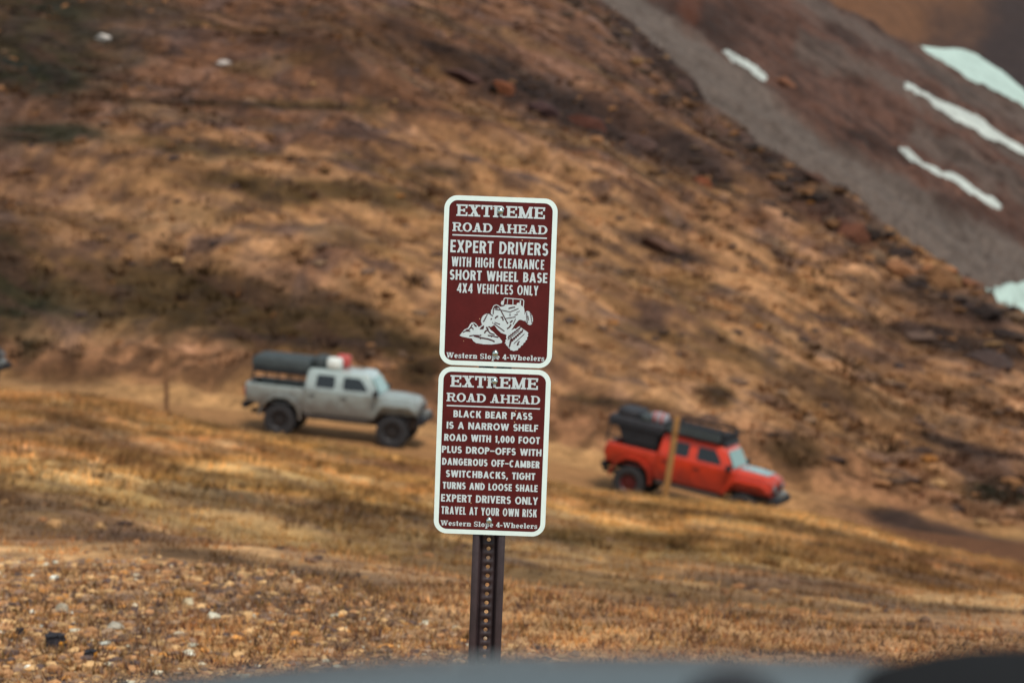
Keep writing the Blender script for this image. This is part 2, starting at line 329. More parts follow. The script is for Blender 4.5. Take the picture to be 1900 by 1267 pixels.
M_snow = mat('old_snow', (.42, .53, .48), rough=.8, noise=[(.05, .85, 1.1), (.3, .8, 1.1)], bump=(.4, .4, .4))
M_snow2 = mat('dusty_snow', (.50, .53, .49), rough=.85, noise=[(.08, .75, 1.1), (.5, .75, 1.1)], bump=(.5, .4, .3))
def snow(pts, pl, thick, label, m):
    # a sheet that follows the slope, thick in the middle and diving under the scree at its rim
    o = np.array(pts); x0, y0 = o.min(0)-8; x1, y1 = o.max(0)+8; st = max(1.2, (x1-x0)/170)
    X, Y = np.meshgrid(np.arange(x0, x1, st), np.arange(y0, y1, st*.6), indexing='ij')
    ins = np.zeros(X.shape, bool)
    for (xa, ya), (xb, yb) in zip(pts, pts[1:]+pts[:1]):
        if ya != yb: ins ^= ((ya > Y) != (yb > Y)) & (X < (xb-xa)*(Y-ya)/(yb-ya)+xa)
    sdist = seg_d(X, Y, pts+pts[:1])*np.where(ins, 1, -1)-1.2+1.6*(fbm(X/14, Y/8, 3)-.5)
    h = np.clip(sdist/4, -1, 1)*thick*.55+.15
    up_ = relief(X, Y) if pl is PL1 else 6*(fbm(X/90, Y/60, 2)-.5)
    D = on(pl, X, Y); A = (X-CX)/FPX*D; E = -(Y-CY)/FPX*D+up_+h*.7
    V = to_world(A, D-h*.7, E); ii = np.arange(X.size).reshape(X.shape); ok = sdist > -6
    q4 = np.stack([ii[:-1, :-1], ii[:-1, 1:], ii[1:, 1:], ii[1:, :-1]], -1); kk = ok[:-1, :-1] & ok[:-1, 1:] & ok[1:, 1:] & ok[1:, :-1]
    f = q4[kk]; used = np.unique(f); mp = np.zeros(X.size, int); mp[used] = np.arange(len(used))
    return tag(raw('snow_patch', V.reshape(-1, 3)[used], mp[f], m), label, 'snow patch', 'snow patches on the mountain')
cr = lambda L: [(1100+x*.4737, y*.4737) for x, y in L]
snow(cr([(500, 212), (530, 205), (580, 235), (640, 275), (685, 315), (680, 333), (630, 312), (560, 265)]), PL1, 1.3, 'short snow patch at the top edge of the grey scree strip', M_snow2)
snow(cr([(1216, 350), (1290, 375), (1370, 418), (1480, 468), (1600, 528), (1720, 585), (1800, 620), (1800, 650), (1700, 610), (1560, 548), (1420, 483), (1300, 412), (1222, 378)]), PL1, 1.3, 'long narrow snow streak between the wide snowfield and the scree', M_snow2)
snow(cr([(1190, 590), (1260, 605), (1330, 640), (1440, 690), (1560, 740), (1605, 768), (1597, 790), (1500, 762), (1390, 712), (1300, 672), (1232, 634)]), PL1, 1.3, 'snow streak just above the grey scree strip, lower of the two streaks', M_snow2)
snow(cr([(1240, 148), (1330, 168), (1420, 186), (1510, 206), (1600, 258), (1700, 350), (1800, 440), (1800, 520), (1689, 460), (1590, 392), (1480, 330), (1380, 268), (1290, 205)]), PL2, 2.2, 'widest pale blue-green snowfield behind the brown ridge', M_snow)
snow(cr([(1515, 1122), (1560, 1126), (1640, 1137), (1760, 1152), (1860, 1162), (1860, 1330), (1760, 1290), (1640, 1240), (1560, 1180)]), PL1, 1.3, 'pale snow patch at the bottom of the scree behind the hillside rim', M_snow)

# ------------------------------------------------------------------ rocks
M_stone = mat('weathered_stone', (0, 0, 0), rough=.9, attr=True, noise=[(4, .75, 1.2), (15, .8, 1.2)], bump=(8, .6, .03), spec=.2)
def ico(sub):
    bm = NB(); bmesh.ops.create_icosphere(bm, subdivisions=sub, radius=1)
    v = np.array([p.co[:] for p in bm.verts]); f = np.array([[q.index for q in t.verts] for t in bm.faces]); bm.free(); return v, f
ICO = {k: ico(k) for k in (1, 2, 3)}
def stone_shape(sub, seed, cuts=11):
    v, f = ICO[sub]; r = np.random.default_rng(seed); v = v.copy()
    for _ in range(cuts):
        n = r.normal(size=3); n /= np.linalg.norm(n); h = .5+.35*r.random()
        t = v@n; v -= np.outer(np.maximum(t-h, 0), n)
    return v*(1+.08*r.normal(size=(len(v), 1))*(sub > 1)*.4)
def scatter_stones(name, a, d, size, cols, sink=.25, sub=1, flat=.6):
    n = len(a); base = surf(a, d); shapes = [stone_shape(sub, 100+k) for k in range(24)]; f = ICO[sub][1]; nv = len(ICO[sub][0])
    V = np.empty((n, nv, 3)); rots = rng.random(n)*6.283
    for i in range(n):
        s = shapes[i % 24]*size[i]*np.array([1+.5*((i*7) % 5)/5, .8+.4*((i*3) % 7)/7, flat*(.7+.6*((i*5) % 9)/9)])
        c, q_ = math.cos(rots[i]), math.sin(rots[i])
        V[i, :, 0] = s[:, 0]*c-s[:, 1]*q_; V[i, :, 1] = s[:, 0]*q_+s[:, 1]*c; V[i, :, 2] = s[:, 2]
        V[i] += base[i]+np.array([0, 0, size[i]*flat*(1-2*sink)*.5])
    FF = (f[None]+np.arange(n)[:, None, None]*nv).reshape(-1, 3)
    return tag(raw(name, V.reshape(-1, 3), FF, M_stone, np.repeat(cols, nv, 0), smooth=False), kind='stuff')
pal = np.array([s2l(*c) for c in ((205, 188, 160), (186, 142, 96), (160, 112, 74), (190, 126, 66), (120, 92, 74), (84, 66, 60), (214, 204, 184), (150, 118, 92))])
n = 19000
px_ = -80+rng.random(n)**1.7*1150; px_ = np.where(rng.random(n) < .22, -80-rng.random(n)*900, px_); d_ = 9.4+rng.random(n)**1.25*(5.6-3.2*sm(px_, 300, 1000))
sz = .007+.036*rng.random(n)**5; k = rng.choice(8, n, p=[.03, .27, .29, .06, .15, .09, .01, .10])
scatter_stones('verge_gravel', (px_-CX)/FPX*d_, d_, sz, pal[k]*(.72+.62*rng.random((n, 1)))*np.array([1.1, 1.22, 1.32]), sink=.42, sub=1)
n = 1500
px_ = -150+rng.random(n)*2250; d_ = 14+rng.random(n)**1.2*52
sz = .02+.06*rng.random(n)**4; k = rng.choice(8, n, p=[.0, .13, .37, .0, .28, .17, .0, .05])
scatter_stones('field_stones', (px_-CX)/FPX*d_, d_, sz, pal[k]*(.6+.4*rng.random((n, 1))), sub=1)
n = 5200
px_ = -250+rng.random(n)*2450; dmin = d_road(px_)+5; dmax = d_ridge(px_)-1; d_ = dmin+(dmax-dmin)*rng.random(n)
px_s, y_s = screen((px_-CX)/FPX*d_, d_, ground((px_-CX)/FPX*d_, d_))
rim = np.exp(-((y_s-y_ridge(px_)-45)/50)**2)*(px_ > 800)+.8*np.exp(-((y_s-(145+.39*(px_-900)))/26)**2)*(px_ > 820)*(px_ < 1350)
keep = rng.random(n) < .5+rim*.6
px_, d_, rim = px_[keep], d_[keep], rim[keep]; n = len(px_)
kz = np.hypot((px_s[keep]-325)/40, (y_s[keep]-630)/22) > 1; px_, d_, rim = px_[kz], d_[kz], rim[kz]; n = len(px_)
sz = (.06+.36*rng.random(n)**3.5)*(1+1.9*rim); k = rng.choice(8, n, p=[.0, .05, .34, .01, .37, .2, .0, .03])
scatter_stones('hillside_rubble', (px_-CX)/FPX*d_, d_, sz, pal[k]*(.42+.4*rng.random((n, 1)))*(1-.45*rim[:, None]), sub=1, flat=.5)
# boulders one can tell apart
def boulder(px, py, wpx, hpx, c, label, seed, group='boulders on the hillside', ang=0, lo=80):
    a, d = hit(px, py+hpx*.35, lo if py < 1000 else 9, 260); sw, sh = wpx/2*d/FPX, hpx/2*d/FPX
    v = stone_shape(3, seed, 12); v = v*(1+.10*np.stack([fbm(v[:, 0]*2+seed, v[:, 1]*2+v[:, 2], 3)-.5]*3, -1)*2)
    c_, s_ = math.cos(R(-ang)), math.sin(R(-ang)); x, z = v[:, 0]*sw*1.1, v[:, 2]*sh*1.35
    v = np.stack([x*c_-z*s_, v[:, 1]*sw*.8, x*s_+z*c_], -1)
    o = raw('boulder', v, ICO[3][1], M_stone, np.broadcast_to(np.array(s2l(*c)), v.shape)*(.8+.4*fbm(v[:, 0]*3+seed, v[:, 2]*3+v[:, 1]*2, 3)[:, None]))
    o.data.set_sharp_from_angle(angle=R(25)); p = surf(np.array(a), np.array(d)); o.location = (p[0], p[1], p[2]+sh*.35)
    return tag(o, label, 'boulder', group)
for i, b in enumerate([
    (192, 88, 36, 12, (190, 180, 172), 'pale grey flat boulder alone high on the dark grassy slope', 8),
    (418, 125, 32, 9, (170, 158, 150), 'small pale flat stone high on the slope, right of the larger pale one', 6),
    (860, 118, 70, 26, (70, 46, 40), 'dark boulder at the upper end of the dark rock band', 16),
    (935, 150, 60, 24, (112, 66, 44), 'rusty boulder within the dark rock band above the sign', 18),
    (1010, 185, 80, 30, (62, 42, 40), 'dark boulder in the middle of the rock band above the sign', 20),
    (1090, 215, 90, 28, (84, 50, 40), 'long reddish-black boulder in the rock band right above the sign', 22),
    (1190, 255, 80, 28, (78, 58, 52), 'dark boulder at the lower end of the dark rock band', 22),
    (1268, 145, 70, 30, (74, 54, 48), 'dark boulder on the hillside rim beside the upper scree strip', 38),
    (1300, 325, 60, 26, (112, 62, 40), 'rust-brown boulder below the rocky rim, mid slope', 18),
    (1230, 462, 90, 22, (92, 66, 54), 'low dark slab on the open slope beside the sign', 12),
    (1590, 425, 75, 40, (98, 60, 44), 'rust-red boulder on the rim where the hillside meets the scree', 24),
    (1520, 350, 70, 26, (82, 58, 48), 'dark brown boulder on the rim above the rust-red one', 30),
    (1675, 488, 80, 26, (138, 94, 64), 'tan slab on the rim below the rust-red boulder', 20),
    (1750, 502, 80, 28, (142, 92, 60), 'tan flat-topped boulder on the rim near the snow patch', 14),
    (1800, 520, 60, 22, (110, 72, 52), 'small brown boulder next to the pale snow patch', 18),
    (1830, 640, 110, 34, (64, 50, 46), 'large dark ledge below the rim at the hillside edge', 8),
    (1700, 618, 80, 18, (86, 66, 56), 'dark low slab left of the large dark ledge', 6),
    (1455, 160, 85, 30, (110, 72, 54), 'brown boulder beside the short snow patch on the scree', 28)]):
    if i == 17:   # this one lies on the far mountain side
        d = float(on(PL1, b[0], b[1])); 
        v = stone_shape(3, 31, 12); sw, sh = b[2]/2*d/FPX, b[3]/2*d/FPX; an = R(-b[6]); x, z = v[:, 0]*sw, v[:, 2]*sh*1.2
        v = np.stack([x*math.cos(an)-z*math.sin(an), v[:, 1]*sw*.6, x*math.sin(an)+z*math.cos(an)], -1)
        o = raw('boulder', v, ICO[3][1], M_stone, np.broadcast_to(np.array(s2l(*b[4])), v.shape)); o.data.set_sharp_from_angle(angle=R(25))
        o.location = P(b[0], b[1], d-3); tag(o, b[5], 'boulder', 'boulders on the hillside')
    else: boulder(b[0], b[1], b[2], b[3], b[4], b[5], 60+i, ang=b[6])
for (px, py, wp, hp, c, lb) in [(395, 1163, 26, 20, (196, 190, 170), 'white oval stone in the roadside gravel'), (345, 1120, 44, 18, (150, 108, 62), 'orange-tan stone in the roadside gravel'),
        (115, 1150, 30, 20, (176, 164, 144), 'pale stone amid the roadside gravel, far from the post'), (210, 1185, 40, 20, (170, 162, 146), 'grey-white stone in the gravel behind the blackened stump'), (350, 1138, 30, 18, (180, 166, 138), 'cream stone touching the orange-tan stone in the gravel'),
        (185, 968, 30, 16, (160, 124, 84), 'rounded tan stone alone in the dry grass')]:
    boulder(px, py, wp, hp, c, lb, int(px), group='pale stones in the foreground', ang=8, lo=9)
# blackened stump in the gravel
def stump(px, py, wpx, label):
    a, d = hit(px, py, 9, 14); s_ = wpx*d/FPX/2; p = surf(np.array(a), np.array(d)); t = empty('burnt_stump', p); tag(t, label, 'stump', 'blackened stumps in the gravel')
    bm = NB(); lathe(bm, [(s_*1.15, -.03), (s_, s_*.3), (s_*.8, s_*.9), (s_*.95, s_*1.1), (s_*.4, s_*1.0)], 14, 'z')
    for v in bm.verts: v.co += Vector((random.uniform(-1, 1), random.uniform(-1, 1), random.uniform(-.7, .7)))*s_*.16
    obj('charred_wood', bm, M_char, t)
    bm = NB(); 
    for k in range(6):
        ang = random.uniform(-1, .6); q0 = Vector((s_*.9*math.cos(ang), s_*.9*math.sin(ang), s_*.25+random.uniform(0, s_*.6)))
        bmesh.ops.create_icosphere(bm, subdivisions=1, radius=s_*random.uniform(.16, .26), matrix=Matrix.Translation(q0))
    obj('lichen', bm, M_lichen, t)
M_char = mat('charred_wood', (.012, .010, .014), rough=.85, noise=(30, .5, 2.0)); M_lichen = mat('orange_lichen', (.5, .2, .015), rough=.9, noise=(40, .7, 1.3))
stump(103, 1216, 40, 'largest blackened stump with an orange-yellow edge in the gravel')
stump(38, 1197, 18, 'small blackened stub left of the largest stump')
stump(168, 1240, 26, 'low blackened stub below and right of the largest stump')

# ------------------------------------------------------------------ grass
M_grass = mat('dry_grass', (0, 0, 0), rough=.9, attr=True, spec=.1)
def grass(name, a, d, h, cols, nb, spread, thin=1.):
    n = len(a); base = surf(a, d); N = n*nb
    ang = rng.random((n, nb))*6.283; rr = spread[:, None]*np.sqrt(rng.random((n, nb)))
    root = base[:, None, :]+np.stack([np.cos(ang)*rr, np.sin(ang)*rr, -.01*np.ones_like(rr)], -1)
    lean = (rng.random((n, nb, 1))*.9+.2)*h[:, None, None]*np.stack([np.cos(ang), np.sin(ang), np.zeros_like(ang)], -1)*.8
    tip = root+lean+np.stack([np.zeros_like(ang), np.zeros_like(ang), h[:, None]*(.5+.6*rng.random((n, nb)))], -1)
    wv = np.stack([-np.sin(ang), np.cos(ang), np.zeros_like(ang)], -1)*(h[:, None, None]*.06*thin)
    wv[..., 0] += h[:, None]*.05*thin
    V = np.stack([root-wv, root+wv, tip], 2).reshape(-1, 3); FF = np.arange(N*3).reshape(-1, 3)
    cb = np.repeat(np.repeat(cols, nb, 0)*(.7+.6*rng.random((N, 1))), 3, 0)
    return tag(raw(name, V, FF, M_grass, cb, smooth=False), kind='stuff')
n = 36000
px_ = -550+rng.random(n)*3050; d_ = np.sqrt(10.5**2+rng.random(n)*(67**2-10.5**2)); a_ = (px_-CX)/FPX*d_
ok = d_ < d_road(px_)-5; px_, d_, a_ = px_[ok], d_[ok], a_[ok]
cb = cover(a_, d_, ground(a_, d_)); h = (.04+.0018*d_)*(.6+.8*rng.random(len(a_)))*(1-.45*sm(px_, 600, 200)*(1-sm(d_, 12, 16)))
grass('dry_grass', a_, d_, h, cb*(1.6+.5*rng.random((len(a_), 1))), 8, .05+.003*d_)
n = 19000
px_ = -550+rng.random(n)*3000; dmin = d_road(px_)+6; dmax = d_ridge(px_)-.5; d_ = dmin+(dmax-dmin)*rng.random(n); a_ = (px_-CX)/FPX*d_
cb = cover(a_, d_, ground(a_, d_)); h = .12+.28*rng.random(n)**2
grass('hillside_grass', a_, d_, h, cb*(1.0+.6*rng.random((n, 1))), 9, .12+.4*rng.random(n))
n = 10000
px_ = -550+rng.random(n)*3050; d_ = np.sqrt(17**2+rng.random(n)*(67**2-17**2)); a_ = (px_-CX)/FPX*d_
ok = (d_ < d_road(px_)-6) & (fbm(a_/2.5+4, d_/4+2, 3) > .43); a_, d_ = a_[ok], d_[ok]; n = len(a_)
cb = np.array([straw, straw*1.1, tan, soil*.7, olive*.7, soil*.42])[rng.choice(6, n, p=[.20, .10, .15, .20, .19, .16])]*np.array([.85, .95, 1.0])
grass('grass_tussocks', a_, d_, (.07+.16*rng.random(n)**1.5)*(.45+.55*sm(d_, 17, 34)), cb*1.15, 34, .10+.28*rng.random(n), .5)
n = 6500
px_ = -550+rng.random(n)*3000; dmin = d_road(px_)+6; dmax = d_ridge(px_)-.5; d_ = dmin+(dmax-dmin)*rng.random(n); a_ = (px_-CX)/FPX*d_
ok = fbm(a_/6+44, d_/6+2, 3) > .53; a_, d_ = a_[ok], d_[ok]; n = len(a_)
cb = np.array([soil*.6, olive*.6, rock*.6, tan*.8])[rng.choice(4, n, p=[.34, .24, .22, .2])]
grass('hillside_tussocks', a_, d_, .15+.35*rng.random(n)**2, cb, 16, .15+.5*rng.random(n))
n = 23000                                                         # short growth close to the post and the car
px_ = -700+rng.random(n)*3300; d_ = 7.+rng.random(n)*7.2; a_ = (px_-CX)/FPX*d_
cb = np.array([straw, tan, soil, olive, rock])[rng.integers(0, 5, n)]
grass('roadside_grass', a_, d_, .025+.045*rng.random(n), cb*(1.65+.9*rng.random((n, 1)))*np.array([.82, .98, 1.18]), 9, .03+.05*rng.random(n))

# ------------------------------------------------------------------ lettering
def rect(x0, y0, x1, y1): return [(x0, y0), (x1, y0), (x1, y1), (x0, y1)]
def par(xb, yb, xt, yt, s): return [(xb, yb), (xb+s, yb), (xt+s, yt), (xt, yt)]
def ring(cx, cy, rx, ry, s, t, a0=0, a1=360, n=28):
    o, i_ = [], []
    for k in range(n+1):
        q_ = R(a0+(a1-a0)*k/n); c, s_ = math.cos(q_), math.sin(q_)
        o.append((cx+rx*c, cy+ry*s_)); i_.append((cx+max(rx-s, .01)*c, cy+max(ry-t, .01)*s_))
    return ('strip', o, i_)
def bowl(x0, y0, y1, x1, s, t):
    ry = (y1-y0)/2; rx = min(ry*1.1, (x1-x0)*.75); xc = x1-rx
    return [rect(x0, y1-t, xc, y1), rect(x0, y0, xc, y0+t), ring(xc, (y0+y1)/2, rx, ry, s, t, -90, 90)]
def g_sans(ch, w, s, t):
    h = .5; m = w/2-s/2; B = 1.04
    if ch == 'A': return [par(0, 0, m, 1, s), par(w-s, 0, m, 1, s), rect(w*.24, .19, w*.76, .19+t)]
    if ch == 'B': return [rect(0, 0, s, 1)]+bowl(s*.5, .5-t/2, 1, w*.93, s, t)+bowl(s*.5, 0, .5+t/2, w, s, t)
    if ch == 'C': return [ring(w*.52, .5, w*.52, .515, s, t, 48, 312)]
    if ch == 'D': return [rect(0, 0, s, 1)]+bowl(s*.5, 0, 1, w, s, t)
    if ch == 'E': return [rect(0, 0, s, 1), rect(s*.5, 1-t, w, 1), rect(s*.5, 0, w, t), rect(s*.5, h-t/2, w*.93, h+t/2)]
    if ch == 'F': return [rect(0, 0, s, 1), rect(s*.5, 1-t, w, 1), rect(s*.5, .47-t/2, w*.92, .47+t/2)]
    if ch == 'G': return [ring(w*.5, .5, w*.5, .515, s, t, 42, 340), rect(w*.5, .40, w, .40+t*.95), rect(w-s, .3, w, .42)]
    if ch == 'H': return [rect(0, 0, s, 1), rect(w-s, 0, w, 1), rect(s*.5, h-t/2, w-s*.5, h+t/2)]
    if ch == 'I': return [rect(0, 0, w, 1)]
    if ch == 'K': return [rect(0, 0, s, 1), par(s*.5, .36, w-s*1.15, 1, s*1.1), par(w-s*1.15, 0, s*.9, .62, s*1.15)]
    if ch == 'L': return [rect(0, 0, s, 1), rect(s*.5, 0, w, t)]
    if ch == 'M': return [rect(0, 0, s, 1), rect(w-s, 0, w, 1), par(m, .08, 0, 1, s), par(m, .08, w-s, 1, s)]
    if ch == 'N': return [rect(0, 0, s*.95, 1), rect(w-s*.95, 0, w, 1), par(w-s*1.1, 0, 0, 1, s*1.1)]
    if ch == 'O' or ch == '0': return [ring(w/2, .5, w/2, .515, s, t)]
    if ch == 'P': return [rect(0, 0, s, 1)]+bowl(s*.5, .40, 1, w, s, t)
    if ch == 'R': return [rect(0, 0, s, 1)]+bowl(s*.5, .42, 1, w*.97, s, t)+[par(w-s*1.15, 0, w*.36, .48, s*1.15)]
    if ch == 'S':
        ry = (.53+t/2)/2+.0
        return [ring(w*.49, 1.015-ry, w*.47, ry, s, t, 28, 275), ring(w*.5, ry-.015, w*.5, ry, s, t, -152, 95)]
    if ch == 'T': return [rect(m, 0, m+s, 1), rect(0, 1-t, w, 1)]
    if ch == 'U': return [rect(0, .36, s, 1), rect(w-s, .36, w, 1), ring(w/2, .36, w/2, .375, s, t, 180, 360)]
    if ch == 'V': return [par(m, 0, 0, 1, s), par(m, 0, w-s, 1, s)]
    if ch == 'W': return [par(w*.29-s/2, 0, 0, 1, s), par(w*.29-s/2, 0, m, 1, s), par(w*.71-s/2, 0, m, 1, s), par(w*.71-s/2, 0, w-s, 1, s)]
    if ch == 'X': return [par(0, 0, w-s*1.1, 1, s*1.1), par(w-s*1.1, 0, 0, 1, s*1.1)]
    if ch == 'Y': return [par(m, .40, 0, 1, s), par(m, .40, w-s, 1, s), rect(m, 0, m+s, .46)]
    if ch == '1': return [rect(w-s, 0, w, 1), par(0, .74, w-s, 1, s*.9)]
    if ch == '4': return [rect(w*.58, 0, w*.58+s, 1), rect(0, .2, w, .2+t), par(0, .24, w*.58-s*.1, 1, s*.9)]
    if ch == ',': return [rect(0, 0, s*.95, .2), par(-s*.1, -.17, s*.35, .05, s*.6)]
    if ch == '–': return [rect(0, .40, w, .40+t*.8)]
    return []
W_SANS = dict(A=.74, B=.60, C=.70, D=.68, E=.50, F=.48, G=.74, H=.66, K=.66, L=.46, M=.86, N=.70, O=.80, P=.58, R=.62, S=.56, T=.54, U=.64, V=.68, W=1.02, X=.68, Y=.66)
W_SANS.update({'0': .58, '1': .34, '4': .66, '–': .55})
def g_slab(ch, w, s, t):
    m = w/2; e = s*.42                                        # slab overhang
    top = lambda x: rect(x-s/2-e, 1-t, x+s/2+e, 1); bot = lambda x: rect(x-s/2-e, 0, x+s/2+e, t); stem = lambda x, a=0, b=1: rect(x-s/2, a, x+s/2, b)
    l, r = s/2+e, w-s/2-e
    if ch == 'E': return [stem(l), rect(0, 1-t, w, 1), rect(0, 0, w, t), rect(l, .5-t/2, w*.70, .5+t/2), rect(w*.62, .36, w*.62+t*1.1, .64), par(w-t*1.3, .68, w-t*1.1, 1, t*1.1), par(w-t*1.1, 0, w-t*1.0, .34, t*1.0)]
    if ch == 'X': return [par(l-s*.5, 0, r-s*.3, 1, s*.7), par(r-s*.7, 0, l-s*.55, 1, s*1.25), rect(0, 1-t, l+s/2+e*1.4, 1), rect(r-s/2-e*.9, 1-t, w, 1), rect(0, 0, l+s/2+e*.9, t), rect(r-s/2-e*1.4, 0, w, t)]
    if ch == 'T': return [stem(m), rect(0, 1-t, w, 1), rect(m-s/2-e*1.3, 0, m+s/2+e*1.3, t), par(t*.1, .64, 0, 1, t*1.15), par(w-t*1.25, .64, w-t*1.15, 1, t*1.15)]
    if ch == 'R': return [stem(l), rect(0, 1-t, l, 1), bot(l)]+bowl(l, .46, 1, w*.9, s, t)+[ring(w*.52, .2, w*.27, .32, s*.95, t, 0, 80), rect(w*.79-s*.95, .06, w*.79, .22), ring(w*.90, .13, w*.11+s*.5, .15, s*.5, t, 200, 340)]
    if ch == 'M': return [stem(l), stem(r), par(m-s*.5, 0, l-s*.5, 1, s), par(m-s*.35, 0, r-s*.45, 1, s*.7), rect(0, 1-t, l+s*.5, 1), rect(r-s*.5, 1-t, w, 1), bot(l), bot(r)]
    if ch == 'O': return [ring(m, .5, m, .52, s*1.05, t)]
    if ch == 'A': return [par(l-s*.3, 0, m-s*.45, 1, s*.62), par(r-s*.75, 0, m-s*.6, 1, s*1.15), rect(w*.27, .26, w*.68, .26+t), rect(0, 0, l+s/2+e, t), rect(r-s/2-e*1.4, 0, w, t), rect(m-s*.6, 1-t, m+s*.3, 1)]
    if ch == 'D': return [stem(l), rect(0, 1-t, l, 1), rect(0, 0, l, t)]+bowl(l, 0, 1, w, s*1.05, t)
    if ch == 'H': return [stem(l), stem(r), top(l), bot(l), top(r), bot(r), rect(l, .5-t/2, r, .5+t/2)]
    if ch == 'W': return [par(w*.29-s*.5, 0, s*.25, 1, s), par(w*.29-s*.2, 0, m-s*.35, 1, s*.6), par(w*.70-s*.5, 0, m-s*.5, 1, s), par(w*.70-s*.2, 0, w-s*.9, 1, s*.6), rect(0, 1-t, s*1.7, 1), rect(m-s*.9, 1-t, m+s*.9, 1), rect(w-s*1.5, 1-t, w, 1)]
    if ch == 'S':
        ry = (.5+t/2)/2
        return [ring(w*.5, 1.01-ry, w*.47, ry, s*.8, t, 40, 282), ring(w*.5, ry-.01, w*.5, ry, s*.85, t, -140, 102), rect(w*.80, .66, w*.92, .98), rect(w*.06, .02, w*.18, .34)]
    x = .70                                                   # x-height
    xt = lambda c, a=0, b=x: rect(c-s/2, a, c+s/2, b)
    if ch == 'e': return [ring(m, x/2, m, x/2+.015, s, t, 0, 318), rect(s*.5, x*.5-t*.45, w-s*.25, x*.5+t*.45)]
    if ch == 'o': return [ring(m, x/2, m, x/2+.015, s, t)]
    if ch == 's':
        ry = (x/2+t/2)/2
        return [ring(m, x+.01-ry, w*.46, ry, s*.75, t, 30, 280), ring(m, ry-.01, w*.5, ry, s*.8, t, -150, 100), rect(w*.78, x*.62, w*.93, x), rect(w*.05, 0, w*.2, x*.38)]
    if ch == 't': return [rect(w*.26, .1, w*.26+s, .95), rect(0, x-t, w*.92, x), ring(w*.62, .17, w*.36, .18, s*.9, t, 180, 350)]
    if ch == 'r': return [xt(l), rect(0, x-t, l, x), rect(0, 0, l+s/2+e*1.3, t), ring(w*.82, x*.66, w*.82-l-s*.2, x*.36, s*.5, t*1.3, 60, 180), ring(w*.84, x*.80, w*.14, x*.17, w*.13, x*.16)]
    if ch == 'n' or ch == 'h':
        up = 1 if ch == 'h' else x
        return [xt(l, 0, up), rect(0, up-t, l, up), rect(0, 0, l+s/2+e*.8, t), xt(r, 0, x*.6), rect(r-s/2-e*.8, 0, w, t), ring((l+r+s)/2-s*.2, x*.58, (r-l+s*1.2)/2, x*.44, s, t*1.2, 0, 150)]
    if ch == 'l': return [xt(m, 0, 1), rect(0, 1-t, m, 1), rect(m-s/2-e, 0, m+s/2+e, t)]
    if ch == 'p': return [xt(l, -.3, x), rect(0, x-t, l, x), rect(0, -.3, l+s/2+e, -.3+t), ring(w-.36*w, x/2, w*.37, x/2+.015, s, t)]
    if ch == '4': return [rect(w*.56, 0, w*.56+s, 1), rect(0, .22, w, .22+t*1.2), par(0, .26, w*.56-s*.1, 1, s*.7), rect(w*.56-e, 0, w*.56+s+e, t)]
    if ch == '-': return [rect(0, .30, w, .30+t*1.25)]
    return []
W_SLAB = dict(E=.95, X=1.02, T=.95, R=1.02, M=1.28, O=.98, A=1.02, D=1.0, H=1.1, W=1.45, S=.78, e=.66, s=.58, t=.5, r=.62, n=.86, l=.46, o=.68, p=.78, h=.86)
W_SLAB.update({'4': .72, '-': .46})
def text_bm(text, h, width, font, weight, cap_w=None):
    """lettering in the x-z plane, centred, cap height h, exact overall width"""
    gl, WT = (g_sans, W_SANS) if font == 'sans' else (g_slab, W_SLAB)
    s = weight; t = weight*(.88 if font == 'sans' else .56); gap = .10 if font == 'sans' else .07
    if font == 'slab' and any(c.islower() for c in text): gap = .10
    wd = lambda c, k: s if (c == 'I' and font == 'sans') else (s if c == ',' else WT[c]*k)
    nsp = text.count(' '); nch = len(text)-nsp
    total = lambda k: sum(wd(c, k) for c in text if c != ' ')+gap*(len(text)-1)+nsp*.34*k
    lo, hi = .3, 2.5
    for _ in range(40):
        k = (lo+hi)/2
        if total(k) < width/h: lo = k
        else: hi = k
    s *= min(1, k)**.55 if font == 'sans' else 1; t = s*.9 if font == 'sans' else t
    bm = NB(); x = -width/h/2; z = 0
    for c in text:
        if c == ' ': x += .34*k+gap; continue
        for poly in gl(c, wd(c, k), s, t):
            z += 1; y = -.00002*(z % 9)
            if poly[0] == 'strip':
                o = [bm.verts.new(((x+p)*h, y, (q_-.5)*h)) for p, q_ in poly[1]]; i_ = [bm.verts.new(((x+p)*h, y, (q_-.5)*h)) for p, q_ in poly[2]]
                for j in range(len(o)-1): bm.faces.new((o[j], o[j+1], i_[j+1], i_[j]))
            else: bm.faces.new([bm.verts.new(((x+p)*h, y, (q_-.5)*h)) for p, q_ in poly])
        x += wd(c, k)+gap
    return bm
def flat(name, bm, m, parent):
    me = bpy.data.meshes.new(name); bm.to_mesh(me); bm.free(); me.materials.append(m)
    o = bpy.data.objects.new(name, me); C.objects.link(o); o.parent = parent; return o

